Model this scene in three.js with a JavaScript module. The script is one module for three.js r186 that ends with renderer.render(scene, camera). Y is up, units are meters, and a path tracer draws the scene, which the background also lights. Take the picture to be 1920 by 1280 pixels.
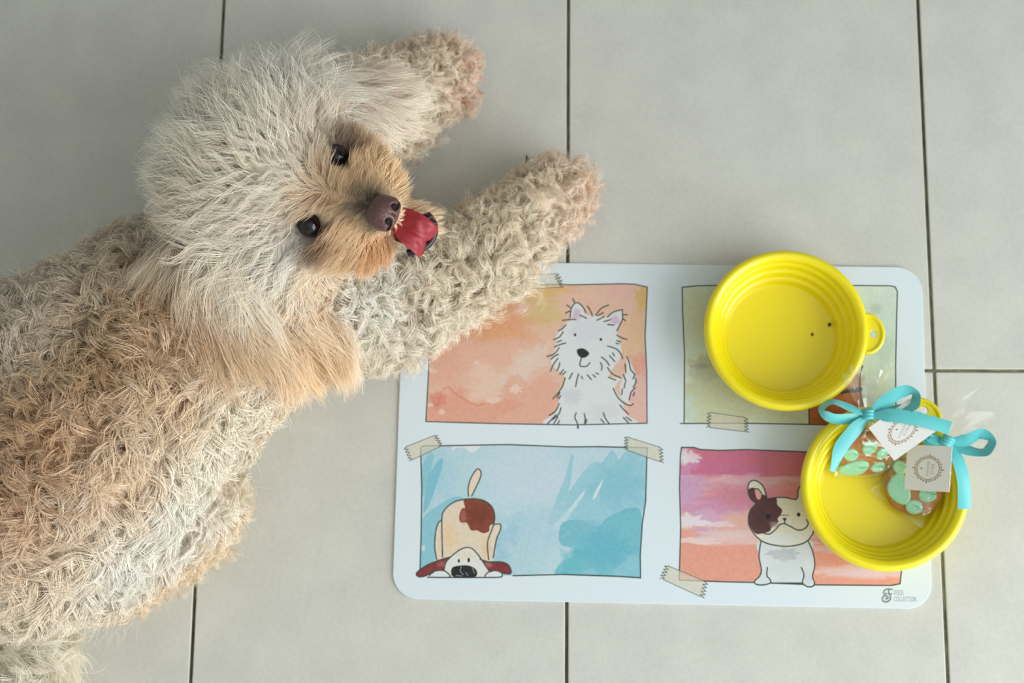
import * as THREE from 'three';
import { mergeGeometries } from 'three/addons/utils/BufferGeometryUtils.js';
import { RectAreaLightUniformsLib } from 'three/addons/lights/RectAreaLightUniformsLib.js';
import { createNoise3D, createNoise2D } from 'simplex-noise';

// ------------------------------------------------------------------ camera, light, exposure
const renderer = new THREE.WebGLRenderer({ antialias: true });
renderer.toneMapping = THREE.LinearToneMapping;
renderer.toneMappingExposure = 0.72;
renderer.shadowMap.enabled = true;
RectAreaLightUniformsLib.init();

const scene = new THREE.Scene();
scene.background = new THREE.Color(0.75, 0.87, 1.0);

const FOCAL = 2900;                                   // focal length in photo pixels
const camera = new THREE.PerspectiveCamera(2 * Math.atan(640 / FOCAL) * 180 / Math.PI, 1.5, 0.05, 30);
camera.position.set(-0.00487, 1.25536, 0.22751);
camera.rotation.set(-1.37387, 0.03196, 0.00348);
camera.focus = 1.10;
camera.userData.fStop = 7;
camera.updateMatrixWorld(true);

// daylight through the tall window (its opening is built below)
const WIN = { z0: 0.05, z1: 2.3, y0: 0.08, y1: 2.2, x: 1.7 };
const daylight = new THREE.RectAreaLight(new THREE.Color(0.965, 1.0, 1.02), 7.0, WIN.z1 - WIN.z0, WIN.y1 - WIN.y0);
daylight.name = 'window_daylight';
daylight.position.set(WIN.x - 0.02, (WIN.y0 + WIN.y1) / 2, (WIN.z0 + WIN.z1) / 2);
daylight.lookAt(-5, daylight.position.y, daylight.position.z);
scene.add(daylight);

// ------------------------------------------------------------------ helpers
let seedState = 20240611;
const rnd = () => { seedState = (seedState + 0x6d2b79f5) | 0; let t = Math.imul(seedState ^ (seedState >>> 15), 1 | seedState); t = (t + Math.imul(t ^ (t >>> 7), 61 | t)) ^ t; return ((t ^ (t >>> 14)) >>> 0) / 4294967296; };
const rr = (a, b) => a + (b - a) * rnd();
const gauss = () => (rnd() + rnd() + rnd() + rnd() - 2) * 0.87;
const noise3 = createNoise3D(rnd), noise2 = createNoise2D(rnd);
const V = (x, y, z) => new THREE.Vector3(x, y, z);
const clamp = (x, a = 0, b = 1) => Math.min(b, Math.max(a, x));
const lerp = (a, b, t) => a + (b - a) * t;
const smooth = (a, b, x) => { const t = clamp((x - a) / (b - a)); return t * t * (3 - 2 * t); };
const fbm2 = (x, y, o = 4) => { let s = 0, a = 0.5; for (let i = 0; i < o; i++, a *= 0.5, x *= 2.03, y *= 2.03) s += a * noise2(x + i * 17, y - i * 9); return s; };

// a photo pixel and a height above the floor give a place
const rot = new THREE.Matrix4().extractRotation(camera.matrixWorld);
const P = (px, py, h = 0) => {
  const d = V((px - 960) / FOCAL, -(py - 640) / FOCAL, -1).applyMatrix4(rot);
  return camera.position.clone().addScaledVector(d, (h - camera.position.y) / d.y);
};

const shadowed = (m) => { m.castShadow = true; m.receiveShadow = true; return m; };
const mesh = (name, geometry, material, parent = scene) => { const m = shadowed(new THREE.Mesh(geometry, material)); m.name = name; parent.add(m); return m; };
const group = (name, position = V(0, 0, 0)) => { const g = new THREE.Group(); g.name = name; g.position.copy(position); scene.add(g); return g; };
const tag = (o, label, category, extra = {}) => { Object.assign(o.userData, { label, category }, extra); return o; };
const srgb = (r, g, b) => new THREE.Color().setRGB(r / 255, g / 255, b / 255, THREE.SRGBColorSpace);
const std = (o) => new THREE.MeshStandardMaterial(o);
const phy = (o) => new THREE.MeshPhysicalMaterial(o);
const canvasTexture = (c) => { const t = new THREE.CanvasTexture(c); t.colorSpace = THREE.SRGBColorSpace; t.magFilter = THREE.LinearFilter; return t; };
const dataTexture = (w, h, f, isColor) => {
  const d = new Uint8Array(w * h * 4);
  for (let y = 0; y < h; y++) for (let x = 0; x < w; x++) { const c = f(x, y), i = (y * w + x) * 4; d[i] = c[0]; d[i + 1] = c[1]; d[i + 2] = c[2]; d[i + 3] = 255; }
  const t = new THREE.DataTexture(d, w, h); t.magFilter = THREE.LinearFilter; t.wrapS = t.wrapT = THREE.RepeatWrapping; if (isColor) t.colorSpace = THREE.SRGBColorSpace; t.needsUpdate = true; return t;
};
const boxGeo = (x0, x1, y0, y1, z0, z1) => new THREE.BoxGeometry(x1 - x0, y1 - y0, z1 - z0).translate((x0 + x1) / 2, (y0 + y1) / 2, (z0 + z1) / 2);

// naive surface nets: the zero surface of a distance field as an indexed mesh
function surfaceNets(sdf, lo, hi, cell) {
  const n = [0, 1, 2].map((k) => Math.ceil((hi.getComponent(k) - lo.getComponent(k)) / cell) + 1), [nx, ny, nz] = n;
  const f = new Float32Array(nx * ny * nz), p = V(0, 0, 0);
  for (let z = 0, i = 0; z < nz; z++) for (let y = 0; y < ny; y++) for (let x = 0; x < nx; x++, i++) f[i] = sdf(p.set(lo.x + x * cell, lo.y + y * cell, lo.z + z * cell));
  const pos = [], idx = [], at = new Int32Array(nx * ny * nz).fill(-1), o = [1, nx, nx * ny];
  for (let z = 0; z < nz - 1; z++) for (let y = 0; y < ny - 1; y++) for (let x = 0; x < nx - 1; x++) {
    const i = x + y * o[1] + z * o[2]; let sx = 0, sy = 0, sz = 0, c = 0;
    for (let a = 0; a < 8; a++) for (let k = 0; k < 3; k++) if (!(a & (1 << k))) {
      const b = a | (1 << k), ia = i + (a & 1) + (a >> 1 & 1) * o[1] + (a >> 2) * o[2], ib = i + (b & 1) + (b >> 1 & 1) * o[1] + (b >> 2) * o[2];
      if ((f[ia] < 0) !== (f[ib] < 0)) { const t = f[ia] / (f[ia] - f[ib]); sx += (a & 1) + (k === 0 ? t : 0); sy += (a >> 1 & 1) + (k === 1 ? t : 0); sz += (a >> 2) + (k === 2 ? t : 0); c++; }
    }
    if (c) { at[i] = pos.length / 3; pos.push(lo.x + (x + sx / c) * cell, lo.y + (y + sy / c) * cell, lo.z + (z + sz / c) * cell); }
  }
  for (let z = 1; z < nz - 1; z++) for (let y = 1; y < ny - 1; y++) for (let x = 1; x < nx - 1; x++) {
    const i = x + y * o[1] + z * o[2];
    for (let k = 0; k < 3; k++) {
      const a = f[i] < 0, b = f[i + o[k]] < 0; if (a === b) continue;
      const u = o[(k + 1) % 3], v = o[(k + 2) % 3], q = [at[i], at[i - u], at[i - u - v], at[i - v]];
      if (a) idx.push(q[0], q[1], q[2], q[0], q[2], q[3]); else idx.push(q[0], q[2], q[1], q[0], q[3], q[2]);
    }
  }
  const g = new THREE.BufferGeometry();
  g.setAttribute('position', new THREE.Float32BufferAttribute(pos, 3)); g.setIndex(idx);
  const nor = new Float32Array(pos.length), e = cell * 0.4;
  for (let i = 0; i < pos.length; i += 3) {
    const [x, y, z] = [pos[i], pos[i + 1], pos[i + 2]], s = (a, b, c) => sdf(p.set(x + a, y + b, z + c));
    const gx = s(e, 0, 0) - s(-e, 0, 0), gy = s(0, e, 0) - s(0, -e, 0), gz = s(0, 0, e) - s(0, 0, -e), l = Math.hypot(gx, gy, gz) || 1;
    nor[i] = gx / l; nor[i + 1] = gy / l; nor[i + 2] = gz / l;
  }
  g.setAttribute('normal', new THREE.BufferAttribute(nor, 3));
  return g;
}

// ------------------------------------------------------------------ the room
const ROOM = { x0: -2.4, x1: 1.7, z0: -2.2, z1: 2.4, h: 2.5, t: 0.14 };
{
  const paint = std({ color: new THREE.Color(0.56, 0.57, 0.55), roughness: 0.92 });
  const R = ROOM;
  const wall = (name, g, label) => tag(mesh(name, g, paint), label, 'wall', { kind: 'structure' });
  wall('wall_left', boxGeo(R.x0 - R.t, R.x0, 0, R.h, R.z0 - R.t, R.z1 + R.t), 'painted wall facing the window');
  wall('wall_front', boxGeo(R.x0, R.x1, 0, R.h, R.z1, R.z1 + R.t), 'painted side wall near the window');
  wall('wall_back', boxGeo(R.x0, R.x1, 0, R.h, R.z0 - R.t, R.z0), 'painted side wall away from the window');
  const w = WIN;
  wall('wall_right', mergeGeometries([boxGeo(R.x1, R.x1 + R.t, 0, R.h, R.z0 - R.t, w.z0), boxGeo(R.x1, R.x1 + R.t, 0, R.h, w.z1, R.z1 + R.t), boxGeo(R.x1, R.x1 + R.t, 0, w.y0, w.z0, w.z1), boxGeo(R.x1, R.x1 + R.t, w.y1, R.h, w.z0, w.z1)]), 'painted wall with the tall window opening');
  tag(mesh('ceiling', boxGeo(R.x0 - R.t, R.x1 + R.t, R.h, R.h + R.t, R.z0 - R.t, R.z1 + R.t), std({ color: new THREE.Color(0.74, 0.74, 0.72), roughness: 0.95 })), 'plain white painted ceiling', 'ceiling', { kind: 'structure' });
  // window: frame with a mullion and a pane on each side
  const win = group('window_1', V(R.x1 + 0.07, w.y0, (w.z0 + w.z1) / 2)); win.rotation.y = Math.PI / 2; tag(win, 'tall white framed window that lights the tiled floor', 'window', { kind: 'structure' });
  const hw = (w.z1 - w.z0) / 2, hh = w.y1 - w.y0, frameMat = std({ color: srgb(240, 240, 236), roughness: 0.5 });
  mesh('window_frame', mergeGeometries([boxGeo(-hw, -hw + 0.05, 0, hh, -0.03, 0.03), boxGeo(hw - 0.05, hw, 0, hh, -0.03, 0.03), boxGeo(-0.03, 0.03, 0.05, hh - 0.05, -0.03, 0.03), boxGeo(-hw + 0.05, hw - 0.05, 0, 0.05, -0.03, 0.03), boxGeo(-hw + 0.05, hw - 0.05, hh - 0.05, hh, -0.03, 0.03)]), frameMat, win);
  const glass = phy({ color: 0xffffff, transmission: 1, thickness: 0, roughness: 0, ior: 1.5 });
  for (const s of [-1, 1]) mesh('pane', boxGeo(s < 0 ? -hw + 0.05 : 0.03, s < 0 ? -0.03 : hw - 0.05, 0.05, hh - 0.05, -0.003, 0.003), glass, win);
}

// floor: 30 x 60 cm glazed tiles over a recessed bed of grout
{
  const floor = new THREE.Group(); floor.name = 'floor'; scene.add(floor);
  tag(floor, 'pale beige rectangular glazed floor tiles with thin dark grout lines', 'floor', { kind: 'structure' });
  const groutTex = dataTexture(512, 512, (x, y) => {
    const n = fbm2(x * 0.02, y * 0.02, 5) * 0.9 + 0.35 * noise2(x * 0.35, y * 0.35), t = clamp(0.42 + n * 0.6);
    return [lerp(82, 172, t), lerp(80, 168, t), lerp(62, 138, t)];
  }, true);
  groutTex.repeat.set(2.2, 2.2);
  const gr = new THREE.BoxGeometry(ROOM.x1 - ROOM.x0, 0.0584, ROOM.z1 - ROOM.z0, 82, 1, 92).translate((ROOM.x0 + ROOM.x1) / 2, -0.0308, (ROOM.z0 + ROOM.z1) / 2), uvg = gr.attributes.uv, pg = gr.attributes.position;
  const soil = new Float32Array(pg.count * 3);   // dirt in the joints comes and goes; the joints by the mat's far corner are cleaner
  for (let i = 0; i < uvg.count; i++) { uvg.setXY(i, pg.getX(i), pg.getZ(i)); const x = pg.getX(i), z = pg.getZ(i), clean = Math.exp(-((x - 0.36) ** 2 + (z - 0.12) ** 2) / 0.04), v = 0.5 + 0.25 * noise2(x * 5, z * 5) + 0.75 * clean; soil.set([v, v, v * 0.98], i * 3); }
  gr.setAttribute('color', new THREE.BufferAttribute(soil, 3));
  mesh('grout', gr, std({ map: groutTex, vertexColors: true, roughness: 0.95 }), floor);
  // tile glaze: faint linen weave, soft clouds, a few specks
  const N = 1024;
  const glaze = (sd) => dataTexture(N, N * 2 > 2048 ? N : N, (x, y) => {
    const weave = 1.6 * noise2(x * 0.9 + sd * 7, y * 0.045) + 1.6 * noise2(x * 0.045, y * 0.9 + sd * 13);
    const cloud = 7 * fbm2(x * 0.004 + sd * 31, y * 0.008, 4) + 2.5 * noise2(x * 0.05 + sd, y * 0.1);
    const sp = noise2(x * 0.07 + sd * 3, y * 0.14 - sd), speck = sp > 0.9 ? -60 * (sp - 0.9) : 0;
    const v = weave + cloud + speck; return [208 + v, 207 + v * 0.98, 198 + v * 0.9].map((c) => clamp(c, 0, 255));
  }, true);
  const mats = [0, 1, 2].map((k) => std({ map: glaze(k + 1), roughness: 0.42, bumpMap: null }));
  const W = 0.3, L = 0.6, J = 0.0026, e = 0.0009;   // tile pitch, joint, eased edge
  const w = W - J, l = L - J, s = new THREE.Shape();
  const rr0 = 0.0008; s.moveTo(-w / 2 + rr0, -l / 2); s.lineTo(w / 2 - rr0, -l / 2); s.lineTo(w / 2, -l / 2 + rr0); s.lineTo(w / 2, l / 2 - rr0); s.lineTo(w / 2 - rr0, l / 2); s.lineTo(-w / 2 + rr0, l / 2); s.lineTo(-w / 2, l / 2 - rr0); s.lineTo(-w / 2, -l / 2 + rr0); s.closePath();
  const g = new THREE.ExtrudeGeometry(s, { depth: 0.007, bevelEnabled: true, bevelThickness: e, bevelSize: e, bevelOffset: -e, bevelSegments: 2, steps: 1 });
  g.rotateX(-Math.PI / 2); g.translate(0, -0.007 - e, 0);
  const p = g.attributes.position, uv = g.attributes.uv;
  for (let i = 0; i < uv.count; i++) uv.setXY(i, p.getX(i) / W + 0.5, p.getZ(i) / L + 0.5);
  let k = 0;
  for (let i = -8; i < 8; i++) for (let j = -5; j < 5; j++) {
    const cx = (i + 0.5) * W, cz = (j + 0.5) * L;
    if (cx < ROOM.x0 || cx > ROOM.x1 || cz < ROOM.z0 - 0.25 || cz > ROOM.z1 + 0.25) continue;
    const t = mesh('tile', g, mats[(i * 5 + j * 3 + 60) % 3], floor); t.name = k ? 'tile_' + String(k).padStart(3, '0') : 'tile'; k++;
    t.position.set(cx, 0, cz); t.rotation.y = (i + j) % 2 ? Math.PI : 0;
  }
}

// ------------------------------------------------------------------ the place mat and its print
const MAT = { x0: -0.1385, x1: 0.2912, z0: -0.0888, z1: 0.1903, h: 0.0016, turn: 0 };
{
  const CW = 2048, CH = Math.round(2048 * 0.279 / 0.4297), K = CW / 0.4297;
  const cx0 = (MAT.x0 + MAT.x1) / 2, cz0 = (MAT.z0 + MAT.z1) / 2, turn = -0.0105;    // the mat lies a hair askew
  const c = document.createElement('canvas'); c.width = CW; c.height = CH; const g = c.getContext('2d');
  const toCanvas = (px, py) => { const q = P(px, py, MAT.h), dx = q.x - cx0, dz = q.z - cz0, co = Math.cos(turn), si = Math.sin(turn); return [CW / 2 + (dx * co - dz * si) * K, CH / 2 + (dx * si + dz * co) * K]; };
  let ox = 0, oy = 0, sc = 1; const view = (x, y, s) => { ox = x; oy = y; sc = s; };
  const T = (x, y) => toCanvas(ox + x / sc, oy + y / sc);
  const col = (r, gg, b, a = 1) => { const k = r + gg + b > 330 ? 0.10 : 0; return `rgba(${[lerp(r, 232, k), lerp(gg, 238, k), lerp(b, 240, k)].map((v) => Math.round(v * 0.945)).join()},${a})`; };
  const path = (pts, closed = true, curve = true) => {   // flat list of x, y
    const q = []; for (let i = 0; i < pts.length; i += 2) q.push(T(pts[i], pts[i + 1]));
    g.beginPath();
    if (!curve) { q.forEach((a, i) => i ? g.lineTo(...a) : g.moveTo(...a)); if (closed) g.closePath(); return; }
    const n = q.length, at = (i) => closed ? q[(i + n) % n] : q[clamp(i, 0, n - 1)];
    g.moveTo(...q[0]);
    for (let i = 0; i < (closed ? n : n - 1); i++) { const [a, b, d, e] = [at(i - 1), at(i), at(i + 1), at(i + 2)]; g.bezierCurveTo(b[0] + (d[0] - a[0]) / 6, b[1] + (d[1] - a[1]) / 6, d[0] - (e[0] - b[0]) / 6, d[1] - (e[1] - b[1]) / 6, d[0], d[1]); }
    if (closed) g.closePath();
  };
  const INK = col(62, 74, 68);
  const ink = (pts, w = 5, closed = false, color = INK, curve = true) => { path(pts, closed, curve); g.lineWidth = w; g.strokeStyle = color; g.lineCap = g.lineJoin = 'round'; g.stroke(); };
  const fill = (pts, color, curve = true) => { path(pts, true, curve); g.fillStyle = color; g.fill(); };
  const dot = (x, y, rx, ry, color) => { const [a, b] = T(x, y), k = 2.1 / sc; g.beginPath(); g.ellipse(a, b, rx * k, ry * k, 0, 0, 7); g.fillStyle = color; g.fill(); };
  // a watercolour blot: ragged outline, soft (many thin layers) or with a hard edge
  const blot = (x, y, rx, ry, color, a, soft = 1, rough = 0.35, ang = 0) => {
    const s0 = rnd() * 50, layers = soft ? 9 : 2, ca = Math.cos(ang), sa = Math.sin(ang);
    for (let l = 0; l < layers; l++) {
      const k = soft ? lerp(1.15, 0.45, l / layers) : 1 - 0.06 * l; g.beginPath();
      for (let i = 0; i <= 70; i++) { const t = i / 70 * Math.PI * 2, m = k * (1 + rough * (noise2(Math.cos(t) * 1.3 + s0, Math.sin(t) * 1.3) + 0.45 * noise2(Math.cos(t) * 4 + s0, Math.sin(t) * 4 + l * 0.12) + 0.2 * noise2(Math.cos(t) * 11 + s0, Math.sin(t) * 11))); const u = Math.cos(t) * rx * m, v = Math.sin(t) * ry * m; g.lineTo(...T(x + u * ca - v * sa, y + u * sa + v * ca)); }
      g.fillStyle = col(...color, a / (soft ? layers * 0.55 : layers)); g.fill();
    }
  };
  const panel = (pts, base, paint, curve = false) => { g.save(); path(pts, true, curve); g.clip(); fill(pts, base, curve); paint(); g.restore(); };
  const tape = (q) => {   // a torn strip of sticky tape: four corners, zigzag at both short ends
    fill(q, col(222, 214, 186, 0.72), false);
    const L = (a, b) => [q[a * 2], q[a * 2 + 1], q[b * 2], q[b * 2 + 1]];
    ink(L(0, 1), 2.6, false, col(110, 112, 98)); ink(L(3, 2), 2.6, false, col(110, 112, 98));
    for (const [a, b, s] of [[0, 3, 1], [1, 2, -1]]) { const z = [], dx = (q[2] - q[0]) * 0.09 * s, dy = (q[3] - q[1]) * 0.09 * s; for (let i = 0; i <= 9; i++) { const t = i / 9, o = i % 2 ? 1 : -0.3; z.push(lerp(q[a * 2], q[b * 2], t) - dx * o, lerp(q[a * 2 + 1], q[b * 2 + 1], t) - dy * o); } ink(z, 3, false, col(95, 98, 86), false); }
  };
  g.fillStyle = col(234, 246, 252); g.fillRect(0, 0, CW, CH);

  // --- peach panel with the shaggy white terrier
  view(760, 500, 3.84);
  const p1 = [190, 130, 880, 124, 1200, 130, 1560, 122, 1650, 126, 1742, 146, 1726, 500, 1738, 760, 1740, 1126, 1200, 1138, 700, 1130, 148, 1114, 165, 800, 176, 560];
  panel(p1, col(240, 193, 168), () => {
    blot(620, 420, 330, 150, [232, 165, 112], 0.85); blot(500, 330, 260, 130, [233, 168, 118], 0.6); blot(1000, 300, 130, 150, [226, 196, 128], 0.8); blot(1000, 160, 260, 45, [232, 178, 110], 0.7);
    blot(1400, 240, 220, 110, [238, 188, 168], 0.7); blot(1560, 170, 130, 60, [238, 186, 176], 0.8); blot(1710, 230, 60, 110, [230, 182, 100], 0.9); blot(1650, 480, 120, 170, [236, 190, 140], 0.6);
    blot(560, 620, 420, 110, [238, 180, 158], 0.7); blot(260, 720, 150, 170, [236, 172, 140], 0.6); blot(880, 700, 230, 90, [244, 214, 194], 0.9, 1, 0.4, -0.6); blot(560, 760, 90, 70, [246, 208, 180], 0.7);
    blot(420, 1020, 360, 150, [238, 158, 128], 0.75, 0, 0.25); blot(900, 980, 260, 190, [239, 162, 134], 0.6, 0, 0.3); blot(330, 960, 130, 100, [238, 160, 130], 0.4, 0, 0.3); blot(240, 960, 60, 60, [232, 128, 100], 0.5); blot(560, 900, 130, 80, [246, 206, 182], 0.9); blot(640, 960, 60, 22, [249, 220, 200], 0.9);
    ink([190, 935, 215, 990, 240, 985, 265, 895, 310, 868, 350, 905, 420, 950, 470, 980, 520, 998, 570, 985], 7, false, col(230, 128, 100, 0.55));
    blot(795, 880, 45, 30, [250, 222, 204], 1, 0); blot(510, 690, 16, 12, [250, 222, 204], 1, 0); blot(262, 1045, 22, 20, [250, 220, 200], 1, 0); blot(180, 995, 24, 16, [250, 220, 200], 1, 0);
    blot(1700, 720, 90, 90, [236, 158, 130], 0.7); blot(1700, 960, 90, 200, [241, 186, 176], 0.8);
  });
  fill([1190, 380, 1190, 300, 1220, 255, 1270, 280, 1300, 345, 1360, 350, 1440, 360, 1500, 325, 1562, 315, 1566, 370, 1525, 455, 1545, 540, 1555, 640, 1500, 720, 1470, 790, 1550, 800, 1510, 870, 1560, 960, 1590, 1060, 1640, 1130, 1025, 1134, 1075, 1050, 1105, 960, 1120, 880, 1150, 800, 1100, 745, 1050, 700, 1065, 630, 1090, 560, 1085, 500, 1130, 440, 1165, 400], col(232, 236, 235));
  fill([1597, 650, 1648, 750, 1658, 830, 1612, 960, 1632, 995, 1560, 950, 1548, 850, 1590, 750], col(232, 236, 235));
  blot(1200, 940, 70, 60, [212, 218, 226], 0.6); blot(1430, 1040, 120, 60, [220, 226, 226], 0.7); blot(1300, 460, 120, 90, [222, 228, 230], 0.6);
  blot(1232, 340, 32, 40, [222, 182, 208], 0.9); blot(1515, 385, 36, 30, [222, 182, 208], 0.9);
  for (const s of [[1205, 228, 1222, 258, 1250, 262, 1285, 300, 1298, 330], [1222, 258, 1195, 300, 1186, 365], [1163, 275, 1188, 295], [1155, 332, 1186, 318], [1258, 348, 1305, 370], [1130, 386, 1180, 380, 1228, 380], [1310, 282, 1335, 320, 1347, 355], [1370, 350, 1410, 300, 1465, 275], [1385, 352, 1425, 330], [1380, 385, 1432, 358], [1455, 362, 1500, 325, 1565, 308], [1430, 395, 1480, 380], [1458, 415, 1500, 420], [1562, 318, 1562, 380, 1523, 460], [1565, 345, 1597, 345], [1565, 372, 1585, 388],
    [1157, 418, 1130, 445, 1102, 462], [1136, 468, 1110, 505, 1068, 524], [1095, 542, 1124, 530], [1156, 548, 1115, 560, 1076, 576], [1108, 584, 1070, 628, 1020, 645], [1102, 630, 1072, 645, 1050, 665], [1098, 660, 1068, 700, 1044, 752], [1112, 690, 1104, 725, 1090, 748], [1138, 740, 1112, 775], [1155, 755, 1132, 776], [1202, 765, 1180, 808], [1247, 772, 1235, 815, 1226, 862], [1268, 788, 1276, 806], [1310, 778, 1340, 812], [1350, 778, 1368, 794], [1372, 765, 1392, 772],
    [1404, 690, 1416, 715, 1412, 745], [1412, 650, 1445, 675, 1468, 710], [1455, 725, 1490, 770, 1550, 800], [1462, 795, 1515, 816], [1455, 570, 1520, 592, 1550, 625, 1565, 660], [1470, 640, 1508, 682], [1492, 620, 1505, 642], [1522, 492, 1560, 512, 1595, 522], [1522, 530, 1550, 542], [1518, 552, 1535, 554],
    [1595, 648, 1612, 690, 1622, 740, 1650, 775, 1638, 806], [1582, 700, 1588, 760], [1655, 800, 1660, 830, 1640, 868], [1570, 775, 1588, 825], [1582, 835, 1575, 872], [1562, 880, 1558, 920], [1655, 870, 1625, 905, 1612, 958], [1650, 905, 1640, 930], [1497, 876, 1530, 940, 1580, 985, 1620, 998, 1642, 985], [1545, 995, 1575, 1030, 1606, 1060],
    [1150, 800, 1132, 860, 1098, 910, 1062, 950], [1112, 905, 1092, 940], [1118, 928, 1105, 950], [1108, 985, 1080, 1040, 1036, 1070], [1120, 1015, 1105, 1060, 1060, 1100], [1085, 1065, 1020, 1135], [1098, 1080, 1070, 1128], [1110, 1108, 1095, 1134], [1230, 1052, 1220, 1085, 1236, 1120, 1246, 1162], [1288, 1058, 1295, 1095, 1290, 1130], [1306, 1098, 1300, 1125], [1426, 1050, 1440, 1090, 1465, 1125], [1408, 1098, 1430, 1122], [1570, 1085, 1605, 1122], [1590, 1082, 1628, 1108]]) ink(s, 4.6);
  dot(1222, 490, 9, 11, col(40, 46, 46)); dot(1408, 523, 9, 11, col(40, 46, 46));
  fill([1236, 598, 1280, 588, 1322, 618, 1312, 642, 1280, 656, 1248, 640], col(48, 54, 54)); ink([1268, 655, 1256, 705, 1272, 718, 1308, 714, 1328, 690], 4.6);
  ink(p1, 4.2, true, INK, false);
  fill([880, 62, 1090, 50, 1136, 140, 810, 166, 600, 160, 600, 75], col(226, 222, 200, 0.6), false); ink([600, 80, 890, 62, 1092, 50], 2.6, false, col(110, 112, 98)); ink([600, 172, 820, 164, 1138, 146], 2.6, false, col(110, 112, 98));
  ink([1075, 72, 1105, 52, 1082, 92, 1118, 72, 1092, 112, 1130, 95, 1102, 126, 1132, 118, 1112, 134, 1138, 146], 3, false, col(95, 98, 86), false);

  // --- green panel, a brown dog mostly under the bowl
  view(1260, 500, 3.764);
  const p2 = [72, 145, 180, 134, 300, 132, 900, 134, 1300, 132, 1540, 134, 1575, 142, 1590, 175, 1584, 400, 1578, 700, 1580, 1108, 1100, 1114, 968, 1112, 500, 1104, 85, 1106, 88, 620, 74, 300];
  panel(p2, col(228, 240, 214), () => {
    blot(180, 330, 220, 240, [222, 230, 190], 0.8); blot(600, 850, 480, 300, [212, 218, 176], 0.7); blot(330, 900, 230, 280, [202, 204, 162], 0.55, 0, 0.25); blot(220, 720, 120, 90, [178, 178, 150], 0.35, 0, 0.3); blot(205, 700, 60, 22, [150, 152, 134], 0.4);
    blot(120, 1010, 46, 110, [208, 226, 212], 0.9, 0, 0.3); blot(1480, 400, 180, 330, [206, 228, 212], 0.9); blot(1440, 880, 180, 170, [208, 228, 206], 0.7); blot(1440, 290, 50, 40, [172, 190, 160], 0.35); blot(1500, 600, 60, 130, [194, 218, 190], 0.5);
    fill([968, 1112, 966, 980, 990, 900, 1100, 760, 1290, 740, 1335, 800, 1330, 900, 1350, 1000, 1340, 1112], col(196, 98, 44), false); blot(1090, 1060, 90, 80, [184, 86, 36], 0.6); blot(1290, 820, 60, 60, [226, 156, 120], 0.9); blot(1260, 920, 70, 50, [214, 132, 84], 0.7);
    fill([1190, 882, 1230, 868, 1330, 850, 1332, 880, 1240, 890, 1195, 900], col(76, 84, 76));
    ink([968, 1112, 966, 980], 5); ink([1345, 700, 1325, 790, 1332, 900, 1350, 1000], 5);
  }, false);
  ink(p2, 4.6, true, INK, false); ink([58, 1106, 88, 1106], 4);
  tape([272, 1028, 512, 1062, 520, 1164, 262, 1134]);

  // --- blue panel with the dozing long-eared hound
  view(720, 800, 3.5556);
  const p3 = [244, 142, 264, 126, 380, 126, 820, 118, 1240, 134, 1420, 132, 1754, 140, 1744, 500, 1722, 640, 1708, 860, 1710, 1006, 1560, 996, 1190, 984, 860, 992, 600, 1000, 300, 1000, 240, 960, 250, 640];
  panel(p3, col(196, 224, 234), () => {
    blot(600, 340, 330, 200, [186, 220, 232], 0.8); blot(950, 330, 330, 210, [206, 230, 238], 0.9); blot(330, 320, 160, 200, [168, 212, 226], 0.8);
    fill([244, 300, 300, 180, 330, 200, 290, 380, 244, 480], col(126, 198, 216, 0.7)); fill([262, 560, 290, 360, 350, 240, 388, 210, 390, 260, 340, 420, 290, 540], col(112, 192, 214, 0.75)); fill([244, 640, 400, 500, 520, 470, 500, 620, 420, 780, 300, 930, 244, 960], col(128, 200, 218, 0.8));
    fill([460, 165, 480, 140, 540, 140, 580, 172, 625, 150, 630, 120, 470, 120], col(234, 242, 244)); blot(262, 810, 16, 20, [228, 240, 244], 1, 0);
    fill([1090, 640, 1150, 480, 1210, 330, 1244, 190, 1264, 190, 1250, 330, 1228, 440, 1320, 310, 1400, 232, 1450, 240, 1520, 150, 1556, 190, 1560, 226, 1620, 150, 1760, 150, 1750, 560, 1640, 560, 1430, 660, 1210, 700, 1130, 660], col(150, 208, 224, 0.85), false);
    blot(1560, 380, 170, 150, [132, 200, 218], 0.7); blot(1340, 560, 150, 90, [160, 212, 226], 0.7);
    fill([1120, 660, 1240, 540, 1345, 410, 1330, 460, 1250, 570, 1180, 680, 1130, 700], col(214, 233, 240), false); fill([1392, 480, 1420, 410, 1460, 350, 1445, 400, 1412, 470], col(226, 240, 244));
    blot(960, 700, 260, 170, [178, 217, 229], 0.8); blot(820, 820, 160, 200, [150, 206, 222], 0.6); blot(960, 860, 170, 130, [186, 221, 232], 0.8);
    fill([1165, 740, 1190, 640, 1300, 620, 1420, 660, 1500, 600, 1640, 540, 1720, 600, 1720, 1010, 1180, 1010, 1180, 900, 1250, 870, 1255, 810, 1190, 790], col(104, 190, 206, 0.85));
    blot(1480, 820, 200, 130, [98, 186, 202], 0.6); blot(1320, 660, 120, 40, [130, 202, 216], 0.7); fill([1520, 980, 1600, 900, 1650, 850, 1710, 880, 1710, 1010], col(146, 208, 220, 0.75)); blot(1380, 970, 50, 26, [140, 206, 220], 0.8); blot(1260, 900, 80, 90, [98, 186, 204], 0.5);
    for (let i = 0; i < 90; i++) blot(rr(700, 1260), rr(500, 960), rr(6, 22), rr(5, 16), [212, 232, 238], 0.22, 0, 0.5);
  });
  ink(p3.slice(0, 26), 4.6, false, INK, false); ink([244, 142, 252, 400, 248, 700, 240, 960], 4.6, false, INK, false); ink([860, 992, 1190, 984, 1560, 996, 1710, 1006], 4.6, false, INK, false);
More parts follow.
